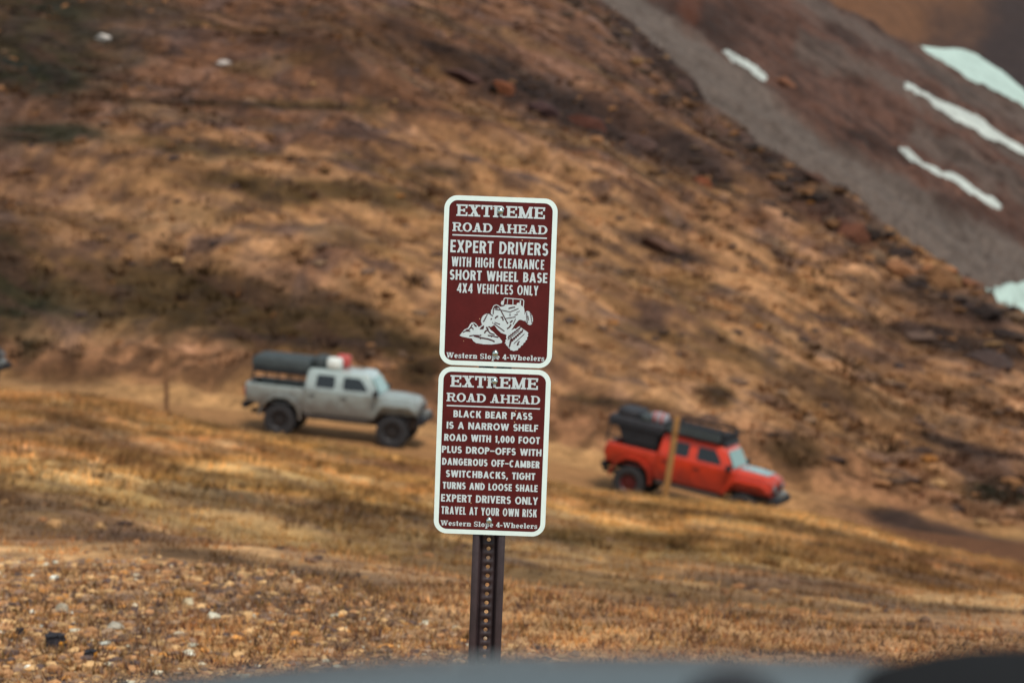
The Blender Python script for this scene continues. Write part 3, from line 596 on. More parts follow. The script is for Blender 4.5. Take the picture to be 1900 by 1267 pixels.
# ------------------------------------------------------------------ the warning sign
D_S = 6.574; UPX = D_S/FPX                                   # metres per photograph pixel at the sign
TH = R(1.9)
M_white = mat('reflective_white', (.80, .94, .90), rough=.35, noise=(25, .94, 1.03))
M_letter = mat('letter_white', (.60, .68, .70), rough=.4, noise=(60, .90, 1.05))
def brown_mat():
    m = mat('maroon_sign_sheet', (.090, .0105, .0100), rough=.5, noise=[(9, .82, 1.22), (120, .93, 1.07)])
    n, l = m.node_tree.nodes, m.node_tree.links; b = n['Principled BSDF']; src = b.inputs['Base Color'].links[0].from_socket
    tc = n.new('ShaderNodeTexCoord'); vo = n.new('ShaderNodeTexVoronoi'); vo.inputs['Scale'].default_value = 55
    l.new(tc.outputs['Object'], vo.inputs['Vector'])
    lt = n.new('ShaderNodeMath'); lt.operation = 'LESS_THAN'; lt.inputs[1].default_value = .075; l.new(vo.outputs['Distance'], lt.inputs[0])
    nz = n.new('ShaderNodeTexNoise'); nz.inputs['Scale'].default_value = 11; l.new(tc.outputs['Object'], nz.inputs['Vector'])
    g = n.new('ShaderNodeMath'); g.operation = 'GREATER_THAN'; g.inputs[1].default_value = .53; l.new(nz.outputs['Fac'], g.inputs[0])
    mu = n.new('ShaderNodeMath'); mu.operation = 'MULTIPLY'; l.new(lt.outputs[0], mu.inputs[0]); l.new(g.outputs[0], mu.inputs[1])
    mx = n.new('ShaderNodeMix'); mx.data_type = 'RGBA'; mx.inputs[7].default_value = (.75, .5, .3, 1)
    l.new(mu.outputs[0], mx.inputs[0]); l.new(src, mx.inputs[6]); l.new(mx.outputs[2], b.inputs['Base Color'])
    return m
M_brown = brown_mat(); M_brown.node_tree.nodes['Principled BSDF'].inputs['Specular IOR Level'].default_value = .2
M_dark = mat('maroon_ink', (.062, .008, .010), rough=.4)
M_bolt = mat('zinc_bolt', (.55, .66, .64), rough=.22, metal=1., noise=(60, .7, 1.1))
M_post = mat('painted_channel_steel', (.034, .020, .023), rough=.55, noise=[(14, .7, 1.4), (90, .8, 1.2)])
mid = P(919, 680, D_S); YW = mid.y
def at_plane(px, py):
    r = P(px, py, 1)-Vector((0, 0, CAMH)); return Vector((0, 0, CAMH))+r*(YW/r.y)
Lc, Uc = at_plane(913.1, 837.9), at_plane(924.7, 523.2)
TH = math.atan2(Uc.x-Lc.x, Uc.z-Lc.z)
base_z = float(surf(np.array(Lc.x-.05), np.array(6.5))[2])
root_p = Lc+(Lc-Uc).normalized()*((Lc.z-base_z)/math.cos(TH))
sign = empty('roadside_sign', root_p, (0, TH, 0))
tag(sign, 'two maroon warning signs with white lettering on one dark steel post', 'road sign')
zl = (Lc-root_p).length; zu = (Uc-root_p).length
# U-channel post with punched holes
bm = NB(); cell, ww, hr = .0254, .020, .0058; z0, z1 = -.35, zu+.20; nc = int((z1-z0)/cell); prev = None
off = (zl-.166*1.0) % cell
def web(zc):
    rim_, out = [], []
    for k in range(20):
        q_ = 2*math.pi*k/20+math.pi/20; c, s_ = math.cos(q_), math.sin(q_); f = min(ww/max(abs(c), 1e-6), cell/2/max(abs(s_), 1e-6))
        rim_.append(bm.verts.new((hr*c, .024, zc+hr*s_))); out.append((ww*c*0+f*c, .024, zc+f*s_))
    # snap the four nearest outer points to the cell corners
    for sx in (-1, 1):
        for sz in (-1, 1):
            j = min(range(20), key=lambda j: (out[j][0]-sx*ww)**2+(out[j][2]-zc-sz*cell/2)**2); out[j] = (sx*ww, .024, zc+sz*cell/2)
    out = [bm.verts.new(p) for p in out]
    for k in range(20): bm.faces.new((rim_[k], rim_[(k+1) % 20], out[(k+1) % 20], out[k]))
for i in range(nc): web(z0+off+cell*(i+.5))
for sx in (-1, 1):
    prof = [(sx*ww, .024), (sx*(ww+.0045), .019), (sx*(ww+.0065), .004), (sx*(ww+.009), 0), (sx*.0425, 0), (sx*.0435, .003)]
    for (xa, ya), (xb, yb) in zip(prof, prof[1:]):
        zt, zb = z0+off+cell*nc, z0+off
        bm.faces.new([bm.verts.new(p) for p in ((xa, ya, zb), (xb, yb, zb), (xb, yb, zt), (xa, ya, zt))])
bmesh.ops.remove_doubles(bm, verts=bm.verts, dist=1e-5)
post = obj('post', bm, M_post, sign, sharp=1); md = post.modifiers.new('thickness', 'SOLIDIFY'); md.thickness = .0028; md.offset = 0
tag(post, 'dark brown U-channel post with a row of punched holes')
def rrect(w_, h_, r, n=10):
    pts = []
    for cx, cz, a0 in ((w_/2-r, h_/2-r, 0), (-w_/2+r, h_/2-r, 90), (-w_/2+r, -h_/2+r, 180), (w_/2-r, -h_/2+r, 270)):
        for k in range(n+1): q_ = R(a0+90*k/n); pts.append((cx+r*math.cos(q_), cz+r*math.sin(q_)))
    return pts
SW, SH = 208.5*UPX, 311.5*UPX*1.009
CS = UPX/3.728                                                # metres per crop pixel
def panel(zc, label, lines, rule, bolts, c0):
    """lines: (text, font, x0, x1, centre y, cap height, weight) in the sign's crop pixels"""
    bm = NB(); o = rrect(SW, SH, 24.5*UPX)
    loft(bm, [[(x, -.004, z) for x, z in o], [(x, -.001, z) for x, z in o]])
    pn = obj('sign_panel', bm, M_white, sign, sharp=30); pn.location = (0, 0, zc); tag(pn, label)
    bm = NB(); i_ = rrect(SW-2*9.1*UPX, SH-2*8.7*UPX, 15.5*UPX); bm.faces.new([bm.verts.new((x, -.0043, z)) for x, z in i_]); flat('face_sheet', bm, M_brown, pn)
    def loc(cx, cy):
        dx, dy = cx-c0[0], cy-c0[1]; return (dx*math.cos(TL)+dy*math.sin(TL))*CS, -(-dx*math.sin(TL)+dy*math.cos(TL))*CS*1.009
    TL = R(1.85)
    for text, font, x0, x1, cy, h, wt in lines:
        lx, lz = loc((x0+x1)/2, cy); bm = text_bm(text, h*CS, (x1-x0)*CS, font, wt)
        t = flat('lettering', bm, M_letter, pn); t.location = (lx, -.0047, lz)
    (xa, ya), (xb, yb) = loc(*rule[0]), loc(*rule[1]); zm = (ya+yb)/2
    bm = NB(); bm.faces.new([bm.verts.new((x, -.0047, z)) for x, z in ((xa, zm-4.6*CS), (xb, zm-4.6*CS), (xb, zm+4.6*CS), (xa, zm+4.6*CS))]); flat('rule_line', bm, M_letter, pn)
    for bx, by, r in bolts:
        lx, lz = loc(bx, by); bm = NB(); rr = r*CS
        lathe(bm, [(rr*1.08, .006), (rr*1.08, -.0005), (rr, -.0012), (rr*.9, -rr*.42), (rr*.68, -rr*.66), (rr*.38, -rr*.8), (rr*.1, -rr*.84)], 20, 'y')
        b = obj('bolt', bm, M_bolt, pn, sharp=60); b.location = (lx, -.0049, lz)
    return pn, loc
W_ = 'Western Slope 4-Wheelers'
up_, loc_u = panel(zu, 'upper maroon sign with an off-road vehicle picture', [
    ('EXTREME', 'slab', 175, 783, 164, 80, .25), ('ROAD AHEAD', 'slab', 148, 800, 278, 61, .25),
    ('EXPERT DRIVERS', 'sans', 135, 808, 410, 86, .19), ('WITH HIGH CLEARANCE', 'sans', 143, 785, 515, 67, .20),
    ('SHORT WHEEL BASE', 'sans', 130, 802, 605, 69, .205), ('4X4 VEHICLES ONLY', 'sans', 180, 742, 694, 66, .19), (W_, 'slab', 108, 785, 1158, 37, .24)],
    ((148, 323), (797, 344)), ((478, 160, 23), (446, 1134, 23)), (465, 645))
lo_, loc_l = panel(zl, 'lower maroon sign with nine lines about a narrow shelf road', [
    ('EXTREME', 'slab', 168, 775, 142, 81, .25), ('ROAD AHEAD', 'slab', 142, 790, 254, 60, .25),
    ('BLACK BEAR PASS', 'sans', 190, 738, 368, 49, .24), ('IS A NARROW SHELF', 'sans', 143, 777, 449, 49, .24), ('ROAD WITH 1,000 FOOT', 'sans', 126, 790, 534, 49, .24),
    ('PLUS DROP–OFFS WITH', 'sans', 110, 802, 618, 49, .24), ('DANGEROUS OFF–CAMBER', 'sans', 112, 790, 702, 49, .24), ('SWITCHBACKS, TIGHT', 'sans', 138, 760, 786, 49, .24),
    ('TURNS AND LOOSE SHALE', 'sans', 116, 777, 869, 49, .23), ('EXPERT DRIVERS ONLY', 'sans', 105, 780, 957, 53, .22), ('TRAVEL AT YOUR OWN RISK', 'sans', 107, 775, 1043, 55, .21), (W_, 'slab', 102, 776, 1133, 36, .24)],
    ((143, 303), (790, 324)), ((475, 134, 22), (440, 1105, 23)), (459, 626))
# picture of a crawler climbing rocks, printed flat on the upper sign
LAY = [0]
def pic(bm, pts, layer):
    LAY[0] += 1; y = -.0046-.00025*layer-.000004*(LAY[0] % 50); vs = []
    for x, z in pts:
        cx, cy = (840+x/9.744-800)*3.728, (540+z/9.744-350)*3.728; lx, lz = loc_u(cx, cy); vs.append(bm.verts.new((lx, y, lz)))
    bm.faces.new(vs)
def line(bm, pts, wd, layer):
    if layer == 3: wd = wd*1.25+3
    for (x0, y0), (x1, y1) in zip(pts, pts[1:]):
        l_ = math.hypot(x1-x0, y1-y0) or 1; nx, ny = -(y1-y0)/l_*wd/2, (x1-x0)/l_*wd/2
        pic(bm, [(x0+nx, y0+ny), (x1+nx, y1+ny), (x1-nx, y1-ny), (x0-nx, y0-ny)], layer)
def gear(cx, cy, rx, ry, ang, n=26, amp=.05):
    o = []
    for k in range(n*2):
        q_ = math.pi*k/n; r = 1+(amp if (k//1) % 2 else -amp); x, y = rx*r*math.cos(q_), ry*r*math.sin(q_)
        o.append((cx+x*math.cos(R(ang))-y*math.sin(R(ang)), cy+x*math.sin(R(ang))+y*math.cos(R(ang))))
    return o
wb, kb = NB(), NB()
pic(wb, [(130, 795), (170, 745), (215, 690), (285, 655), (320, 590), (350, 560), (390, 557), (430, 585), (470, 640), (500, 632), (530, 605), (580, 590), (625, 640), (662, 650), (690, 690), (745, 732), (800, 790), (850, 830), (900, 895), (893, 925), (830, 940), (700, 955), (560, 950), (430, 930), (380, 895), (350, 850), (270, 835), (170, 815)], 1)
pic(wb, gear(625, 520, 105, 120, 20), 1)                          # far front tyre
pic(wb, [(620, 590), (700, 560), (760, 600), (690, 640)], 1)
pic(wb, gear(1375, 475, 72, 128, -14), 1)                         # rear tyre
pic(wb, [(985, 770), (1060, 700), (1120, 665), (1150, 670), (1180, 640), (1215, 622), (1250, 655), (1300, 690), (1340, 715), (1372, 745), (1355, 775), (1372, 790), (1345, 830), (1350, 860), (1320, 880), (1315, 910), (1285, 925), (1275, 960), (1240, 975), (1225, 1010), (1195, 1020), (1180, 1055), (1140, 1062), (1110, 1072), (1080, 1060), (1050, 1055), (1035, 1020), (1010, 1015), (1000, 985), (970, 965), (968, 940), (945, 930), (965, 900), (955, 875), (980, 860), (970, 820)], 1)
pic(wb, [(700, 330), (760, 300), (880, 270), (960, 235), (1120, 240), (1240, 250), (1290, 290), (1300, 360), (1290, 500), (1200, 510), (1130, 590), (1060, 700), (980, 780), (880, 745), (820, 690), (760, 610), (730, 560), (720, 470), (690, 420)], 1)  # body
pic(wb, [(1200, 480), (1300, 420), (1340, 470), (1300, 530), (1230, 505)], 1)
pic(wb, [(940, 700), (1040, 660), (1060, 760), (980, 790)], 1)
pic(wb, gear(900, 205, 26, 40, 10, 12, .01), 1); pic(wb, gear(1190, 230, 34, 28, 0, 12, .01), 1)
line(wb, [(915, 240), (930, 130), (950, 118), (1265, 142), (1285, 165), (1278, 280)], 16, 1); line(wb, [(1225, 160), (1222, 250)], 22, 1); line(wb, [(1090, 130), (1090, 240)], 12, 1); line(wb, [(1000, 125), (985, 230)], 9, 1)
line(wb, [(725, 400), (722, 310), (745, 260), (790, 240), (835, 258), (880, 330), (930, 430)], 14, 2)
for L, wd in (([(735, 410), (738, 320), (760, 280), (800, 262), (840, 290), (890, 370), (940, 470), (995, 570)], 12), ([(760, 322), (880, 335), (1040, 368), (1190, 305)], 9), ([(960, 486), (1060, 470), (1140, 455)], 9),
              ([(1010, 305), (1090, 285), (1130, 280)], 15), ([(760, 555), (860, 590)], 9), ([(755, 580), (850, 650), (940, 715)], 11), ([(640, 375), (730, 440)], 11), ([(770, 300), (820, 305)], 12),
              ([(1120, 425), (1180, 405)], 9), ([(1150, 380), (1215, 350)], 5), ([(985, 670), (1030, 640), (1060, 590)], 16), ([(1040, 560), (1085, 520)], 16), ([(1095, 590), (1140, 490)], 8), ([(985, 560), (1005, 575)], 18), ([(880, 265), (940, 250)], 8)):
    line(kb, L, wd, 3)
pic(kb, [(760, 480), (790, 440), (830, 435), (825, 458), (795, 470), (785, 492)], 3); pic(kb, [(868, 455), (905, 450), (930, 520), (905, 525), (895, 480), (870, 475)], 3)
pic(kb, [(490, 682), (520, 640), (565, 610), (575, 630), (560, 680)], 3); pic(kb, [(365, 570), (400, 580), (445, 625), (440, 640), (405, 630), (390, 600)], 3)
for L, wd in (([(360, 595), (330, 650), (300, 690), (245, 700)], 14), ([(320, 655), (365, 655), (378, 690)], 12), ([(190, 738), (240, 712), (325, 716)], 13), ([(305, 803), (390, 790), (500, 795), (520, 782)], 13), ([(390, 800), (520, 835), (640, 855), (720, 880), (765, 905)], 18),
              ([(520, 838), (500, 858)], 12), ([(610, 640), (650, 690), (600, 710), (580, 750)], 18), ([(640, 700), (680, 750), (765, 778)], 14), ([(640, 790), (720, 800), (830, 825)], 15), ([(715, 800), (705, 825)], 10)):
    line(kb, L, wd, 3)
for k in range(7):                                               # tread bars
    line(kb, [(1005+k*33, 842-k*27), (1030+k*33, 790-k*26)], 15, 3); line(kb, [(1050+k*33, 925-k*30), (1085+k*31, 850-k*28)], 15, 3)
    if k < 5: line(kb, [(1020+k*6, 1000-k*30), (1050+k*6, 960-k*30)], 13, 3)
    if k < 6: line(kb, [(1322+k*3, 380+k*34), (1350+k*3, 392+k*34)], 13, 3); line(kb, [(1395+k*6, 372+k*34), (1420+k*4, 390+k*34)], 13, 3)
    if k < 5: line(kb, [(552+k*19, 545-k*36), (582+k*17, 520-k*33)], 13, 3)
line(kb, [(1000, 870), (1210, 700)], 7, 3); line(kb, [(1110, 940), (1300, 760)], 7, 3)
line(kb, [(1170, 960), (1200, 900), (1215, 905)], 14, 3); line(kb, [(1165, 965), (1205, 945)], 10, 3); line(kb, [(690, 505), (715, 485)], 12, 3); line(kb, [(1360, 430), (1378, 520)], 7, 3)
for k in range(3): line(kb, [(1022, 400+k*18), (1055, 400+k*18)], 3, 3)
flat('vehicle_picture', wb, M_letter, up_); flat('picture_linework', kb, M_dark, up_)

# ------------------------------------------------------------------ trucks
M_tyre = mat('tyre_rubber', (.016, .015, .017), rough=.8, noise=(12, .7, 1.6)); M_black = mat('black_plastic', (.014, .014, .017), rough=.7, noise=(8, .8, 1.4), spec=.3)
M_well = mat('shadow_black_liner', (.012, .011, .012), rough=.9, noise=(6, .6, 1.6)); M_glass = mat('dark_glass', (.006, .007, .008), rough=.05, spec=.6); M_shield = mat('windscreen_glass', (.10, .20, .18), rough=.04, spec=1., metal=.35)  # windscreen: teal of the reflected sky is put into the glass colour
M_chassis = mat('dusty_chassis', (.045, .034, .03), rough=.8, noise=(5, .6, 1.5)); M_tent = mat('charcoal_canvas', (.034, .044, .047), rough=.75, noise=(6, .7, 1.35), bump=(5, .5, .03))
M_light = mat('headlight_lens', (.16, .17, .18), rough=.15); M_tail = mat('tail_lens', (.25, .01, .01), rough=.2); M_steel = mat('bright_steel', (.42, .48, .5), rough=.3, metal=.8)
def arc(cx, cz, r, a0, a1, n=12): return [(cx+r*math.cos(R(a0+(a1-a0)*k/n)), cz+r*math.sin(R(a0+(a1-a0)*k/n))) for k in range(n+1)]
def sidept(x, z, s, off=0):            # a point on the sloping glasshouse side, s = -1 right, 1 left
    return (x, s*(.80-(z-1.40)*.19+off), z)
def side_slab(bm, pts, s, off, th):
    loft(bm, [[sidept(x, z, s, off-th) for x, z in pts], [sidept(x, z, s, off) for x, z in pts]])
def rpoly(pts, r=.06, n=4):
    out = []; m_ = len(pts)
    for i in range(m_):
        p, a, b = Vector(pts[i]), Vector(pts[i-1]), Vector(pts[(i+1) % m_]); u_, v_ = (a-p).normalized(), (b-p).normalized()
        rr = min(r, (a-p).length*.45, (b-p).length*.45)
        for k in range(n+1): t = k/n; out.append(tuple((p+u_*rr)*(1-t)**2+p*2*t*(1-t)+(p+v_*rr)*t*t))
    return out
LIFT = .09
def make_wheel(parent, x, y, rim_m, s):
    bm = NB(); Rr, hw = .475, .16
    prof = [(.25, -hw*.8), (.30, -hw*.95), (.42, -hw), (.465, -hw*.86), (Rr, -hw*.6), (Rr, 0), (Rr, hw*.6), (.465, hw*.86), (.42, hw), (.30, hw*.95), (.25, hw*.8)]
    lathe(bm, prof, 40, 'y', False)
    for k in range(22):                                            # tread lugs
        for sy in (-1, 1):
            q_ = 2*math.pi*(k+.25*sy)/22; nb = bmesh.ops.create_cube(bm, size=1)['verts']
            bmesh.ops.transform(bm, verts=nb, matrix=Matrix.Rotation(-q_, 4, 'Y') @ Matrix.Translation((Rr, sy*hw*.55, 0)) @ Matrix.Diagonal((.035, .13, .075, 1)))
    t = obj('wheel', bm, M_tyre, parent); t.location = (x, y, .47)
    bm = NB(); lathe(bm, [(.262, -.11), (.262, .10), (.245, .125), (.225, .11), (.20, .05), (.07, .06), (.065, .105), (.02, .11)], 32, 'y')
    for k in range(6):
        q_ = 2*math.pi*k/6; nb = bmesh.ops.create_cube(bm, size=1)['verts']
        bmesh.ops.transform(bm, verts=nb, matrix=Matrix.Rotation(-q_, 4, 'Y') @ Matrix.Translation((.14, .072, 0)) @ Matrix.Diagonal((.18, .05, .07, 1)))
    r_ = obj('rim', bm, rim_m, t); r_.rotation_euler = (0, 0, 0 if s > 0 else math.pi)
    return t
def make_truck(label, paint, rim_m, rack_style, bed_end=-2.90, tent_m=None):
    t = empty('pickup_truck'); tag(t, label, 'truck', 'off-road pickup trucks on the shelf road')
    # lower cab tub
    bm = NB(); prism(bm, rpoly([(-1.08, .68), (1.12, .68), (1.30, .86), (1.30, 1.40), (-1.08, 1.40)], .05), -.79, .79); obj('body', bm, paint, t, bevel=.03)
    # bed with rear wheel arches
    bm = NB(); ar = arc(-1.745, .50, .60, 0, 180, 14)
    be = bed_end; bp = [(-1.10, .70), (-1.10, 1.42), (be+.04, 1.42), (be, 1.36), (be+.02, .86), (min(be+.3, -2.36), .84)]+[(x, max(z, .72)) for x, z in ar[::-1] if z > .72]
    prism(bm, bp, -.79, -.70); prism(bm, bp, .70, .79); box(bm, be+.06, -1.10, -.70, .70, .86, .92); box(bm, -1.16, -1.10, -.70, .70, .92, 1.42)
    bed = obj('cargo_bed', bm, paint, t, bevel=.02)
    bm = NB(); box(bm, be-.005, be+.055, -.70, .70, .90, 1.42); tg = obj('tailgate', bm, paint, t, bevel=.02)
    bm = NB(); box(bm, be-.025, be-.006, -.15, .15, 1.24, 1.32); obj('handle', bm, M_black, tg, bevel=.008)
    for s in (-1, 1):
        bm = NB(); box(bm, be-.03, be+.01, s*.745-.06, s*.745+.06, 1.02, 1.30); obj('tail_light', bm, M_tail, t, bevel=.012)
    # hood, tapering to the grille, with a raised middle
    rings = []
    for x, hw, zt, zb in ((1.28, .74, 1.44, .9), (1.5, .735, 1.452, .9), (1.9, .70, 1.44, .9), (2.2, .655, 1.41, .9), (2.38, .63, 1.36, .9), (2.43, .61, 1.28, .9)):
        sec = [(x, -hw, zb), (x, -hw, zt-.10), (x, -hw*.96, zt-.035), (x, -hw*.82, zt-.005), (x, -hw*.5, zt+.012), (x, -hw*.44, zt+.035), (x, 0, zt+.045), (x, hw*.44, zt+.035), (x, hw*.5, zt+.012), (x, hw*.82, zt-.005), (x, hw*.96, zt-.035), (x, hw, zt-.10), (x, hw, zb)]
        rings.append(sec)
    bm = NB(); loft(bm, rings); hood = obj('hood', bm, paint, t, sharp=45)
    if rack_style == 'red':
        bm = NB(); rr = []
        for x, hw in ((1.36, .40), (1.8, .38), (2.24, .32)):
            zt = np.interp(x, [1.28, 1.5, 1.9, 2.2], [1.44, 1.452, 1.44, 1.41])+.05; rr.append([(x, -hw, zt-.03), (x, -hw*.95, zt), (x, hw*.95, zt), (x, hw, zt-.03)])
        loft(bm, rr); obj('hood_decal', bm, M_decal, hood)
    # grille and lamps
    bm = NB(); box(bm, 2.38, 2.46, -.60, .60, .86, 1.26); gr = obj('grille', bm, paint, t, bevel=.025)
    bm = NB()
    for k in range(7): box(bm, 2.44, 2.463, -.27+k*.09-.028, -.27+k*.09+.028, .93, 1.22)
    obj('grille_slots', bm, M_black, gr, bevel=.01)
    for s in (-1, 1):
        bm = NB(); lathe(bm, [(.115, -.05), (.115, .05), (.10, .066), (.02, .07)], 24, 'y'); o = obj('headlight', bm, M_light, t); o.location = (2.43, s*.43, 1.12); o.rotation_euler = (0, 0, R(-90))
    # glasshouse: pillars and roof as one shell
    top, bot = 2.03, 1.39
    ring_ = lambda z, x0, x1, r: [(x, y, z) for x, y in rpoly([(x0, -(.80-(z-1.40)*.19)), (x1, -(.80-(z-1.40)*.19)), (x1, (.80-(z-1.40)*.19)), (x0, (.80-(z-1.40)*.19))], r, 3)]
    bm = NB(); loft(bm, [ring_(bot, -1.07, 1.25, .05), ring_(1.92, -1.02, .93, .07), ring_(1.99, -.99, .88, .10), [(x*.97, y*.95, 2.03) for x, y, z in ring_(1.99, -.97, .86, .12)], [(x*.7, y*.7, 2.05) for x, y, z in ring_(1.99, -.97, .86, .12)]])
    obj('cab', bm, paint, t, sharp=32)
    # screen
    bm = NB(); pa, pb = Vector((1.235, 0, 1.47)), Vector((.965, 0, 1.90)); nrm = Vector((.63, 0, .40)).normalized()
    cor = [(pa, -.66), (pa, .66), (pb, .60), (pb, -.60)]; cor = rpoly([(y, (0 if p is pa else 1)) for p, y in cor], .07)
    f3 = lambda q_, o_: tuple(pa+(pb-pa)*q_[1]+Vector((0, q_[0], 0))+nrm*o_)
    loft(bm, [[f3(q_, .012) for q_ in cor], [f3(q_, .022) for q_ in cor]]); obj('windshield', bm, M_shield, t)
    for s in (-1, 1):
        for (x0, x1, wp) in ((-.98, -.02, [(-.74, 1.50), (-.14, 1.50), (-.14, 1.88), (-.70, 1.88)]), (.01, 1.10, [(.12, 1.50), (.90, 1.50), (.76, 1.74), (.62, 1.88), (.12, 1.88)])):
            bm = NB(); prism(bm, rpoly([(x0, .74), (x1, .74), (x1, 1.37), (x0, 1.37)] if x0 > -.5 else [(x0+.28, .74), (x1, .74), (x1, 1.37), (x0, 1.37), (x0, 1.06)], .05), s*.785, s*.812)
            dr_ = obj('door', bm, paint, t, bevel=.010)
            bm = NB(); box(bm, x0+.08, x0+.26, min(s*.812, s*.842), max(s*.812, s*.842), 1.22, 1.26); obj('handle', bm, M_black, dr_, bevel=.008)
            bm = NB(); side_slab(bm, rpoly(wp, .07), s, .008, .02); obj('window', bm, M_glass, dr_)
        # flares
        bm = NB(); out_ = arc(-1.745, .50, .66, -2, 182, 16); inn = arc(-1.745, .50, .595, -2, 182, 16)
        prism(bm, [(x, min(z, 1.13)) for x, z in out_]+[(x, min(z, 1.08)) for x, z in inn[::-1]], min(s*.78, s*.95), max(s*.78, s*.95)); obj('fender_flare', bm, paint, t, bevel=.012)
        bm = NB(); up = [(1.06, .72), (1.20, 1.02), (1.36, 1.20), (2.20, 1.22), (2.42, 1.10), (2.44, 1.02)]; dn = [(2.38, 1.02), (2.18, 1.14), (1.42, 1.13), (1.27, .98), (1.13, .70)]
        prism(bm, up+dn, min(s*.62, s*.95), max(s*.62, s*.95)); obj('fender_flare', bm, paint, t, bevel=.012)
        bm = NB(); prism(bm, rpoly([(1.10, 1.40), (1.24, 1.40), (1.24, 1.58), (1.10, 1.58)], .04), min(s*.84, s*1.02), max(s*.84, s*1.02)); box(bm, 1.14, 1.2, min(s*.78, s*.86), max(s*.78, s*.86), 1.42, 1.46); obj('mirror', bm, M_black, t, bevel=.01)
        bm = NB(); tube(bm, [(-.95, s*.84, .60), (1.0, s*.84, .60)], .045); tube(bm, [(-.6, s*.6, .62), (-.6, s*.84, .6)], .03); tube(bm, [(.6, s*.6, .62), (.6, s*.84, .6)], .03); obj('rock_slider', bm, M_chassis, t)
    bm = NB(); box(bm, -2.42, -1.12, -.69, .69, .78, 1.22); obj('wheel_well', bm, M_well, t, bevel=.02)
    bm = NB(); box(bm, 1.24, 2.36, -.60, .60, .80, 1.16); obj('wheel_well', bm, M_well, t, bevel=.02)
    for x in (-1.745, 1.745):
        for s in (-1, 1): make_wheel(t, x, s*.80, rim_m, s)
    bm = NB()
    for s in (-1, 1): box(bm, -2.75, 2.35, s*.45-.05, s*.45+.05, .56, .70)
    for x in (-1.745, 1.745): tube(bm, [(x, -.70, .47), (x, .70, .47)], .06); bmesh.ops.create_icosphere(bm, subdivisions=2, radius=.16, matrix=Matrix.Translation((x, .1, .47)))
    box(bm, -.9, .6, -.3, .3, .52, .66); box(bm, 1.30, 2.30, -.55, .55, .62, .92); obj('chassis', bm, M_chassis, t, bevel=.01)
    bm = NB(); prism(bm, rpoly([(2.44, .62), (2.66, .66), (2.70, .76), (2.66, .88), (2.44, .88)], .04), -.78, .78); fb = obj('front_bumper', bm, M_black, t, bevel=.02)
    bm = NB(); lathe(bm, [(.07, -.16), (.07, .16)], 16, 'y'); box(bm, -.09, .09, -.22, -.16, -.09, .09); box(bm, -.09, .09, .16, .22, -.09, .09); o = obj('winch', bm, M_steel, fb); o.location = (2.60, 0, .94)
    bm = NB(); prism(bm, rpoly([(be-.07, .66), (be+.08, .62), (be+.08, .82), (be-.07, .82)], .03), -.80, .80); obj('rear_bumper', bm, M_black, t, bevel=.02)
    # bed rack and what is bolted on it
    bm = NB(); zr__ = 1.84 if rack_style != 'red' else 1.98
    for s in (-1, 1):
        for x in (-2.70, -1.92, -1.22): tube(bm, [(x, s*.74, 1.40), (x+.03, s*.72, zr__)], .028)
        for z in (zr__, 1.60): tube(bm, [(-2.76, s*.725, z), (-1.14, s*.725, z)], .028)
    for x in (-2.70, -2.2, -1.7, -1.22): tube(bm, [(x, -.72, zr__), (x, .72, zr__)], .025)
    rk = obj('bed_rack', bm, M_black, t)
    bm = NB()
    for x, sc in ((-2.78, .55), (-2.74, .84), (-2.66, .97), (-2.3, 1.03), (-1.7, 1.0), (-1.15, 1.02), (-1.02, .9), (-.98, .6)):
        zc, hh = (2.06, .20) if rack_style != 'red' else (2.11, .13); sag = 1+.10*math.sin(x*5)*(rack_style == 'red')
        rr = rpoly([(-.72*(.8+.2*sc), zc-hh*sc), (.72*(.8+.2*sc), zc-hh*sc), (.70*(.8+.2*sc), zc+hh*sc*sag), (-.70*(.8+.2*sc), zc+hh*sc*sag)], .13, 4); 
        bm_ring = [(x, y, z) for y, z in rr]
        if x == -2.78: rings = []
        rings.append(bm_ring)
    loft(bm, rings); tn = obj('roof_tent', bm, tent_m or M_tent, t, sharp=50)
    bm = NB(); zt_ = 1.84 if rack_style != 'red' else 1.98; box(bm, -2.72, -1.04, -.71, .71, zt_-.06, zt_+.05); obj('tent_base', bm, M_black, tn, bevel=.01)
    for ch in t.children:                                          # suspension and body lift
        if ch.name.split('.')[0] not in ('wheel', 'chassis'): ch.location.z += LIFT
    return t
def dup_tree(o, parent=None):
    c = o.copy(); C.objects.link(c); c.parent = parent
    for ch in list(o.children): dup_tree(ch, c)
    return c
def seat_on_road(t, px, yaw):
    """stand the truck with its wheels on the road at this place of the road line"""
    d = float(d_road(px)); a = (px-CX)/FPX*d
    def rz(x, y):                       # road height under a world x, y
        dd = y/cp
        for _ in range(6): 
            e = float(ground(np.array(x), np.array(dd), False))+.035; dd = (y-e*sp)/cp
        return CAMH-dd*sp+e*cp
    c = to_world(np.array(a), np.array(d), ground(np.array(a), np.array(d), False)); x, y = float(c[0]), float(c[1])
    cy_, sy_ = math.cos(yaw), math.sin(yaw); ax = 1.745
    zf, zr = rz(x+ax*cy_, y+ax*sy_), rz(x-ax*cy_, y-ax*sy_); zl_, zr_ = rz(x-.8*sy_, y+.8*cy_), rz(x+.8*sy_, y-.8*cy_)
    f = Vector((cy_*2*ax, sy_*2*ax, zf-zr)).normalized(); l_ = Vector((-sy_*1.6, cy_*1.6, (zl_-zr_))).normalized()
    up = f.cross(l_).normalized(); l_ = up.cross(f)
    m = Matrix((f, l_, up)).transposed().to_4x4(); m.translation = Vector((x, y, (zf+zr)/2-.01)); t.matrix_world = m
    return m
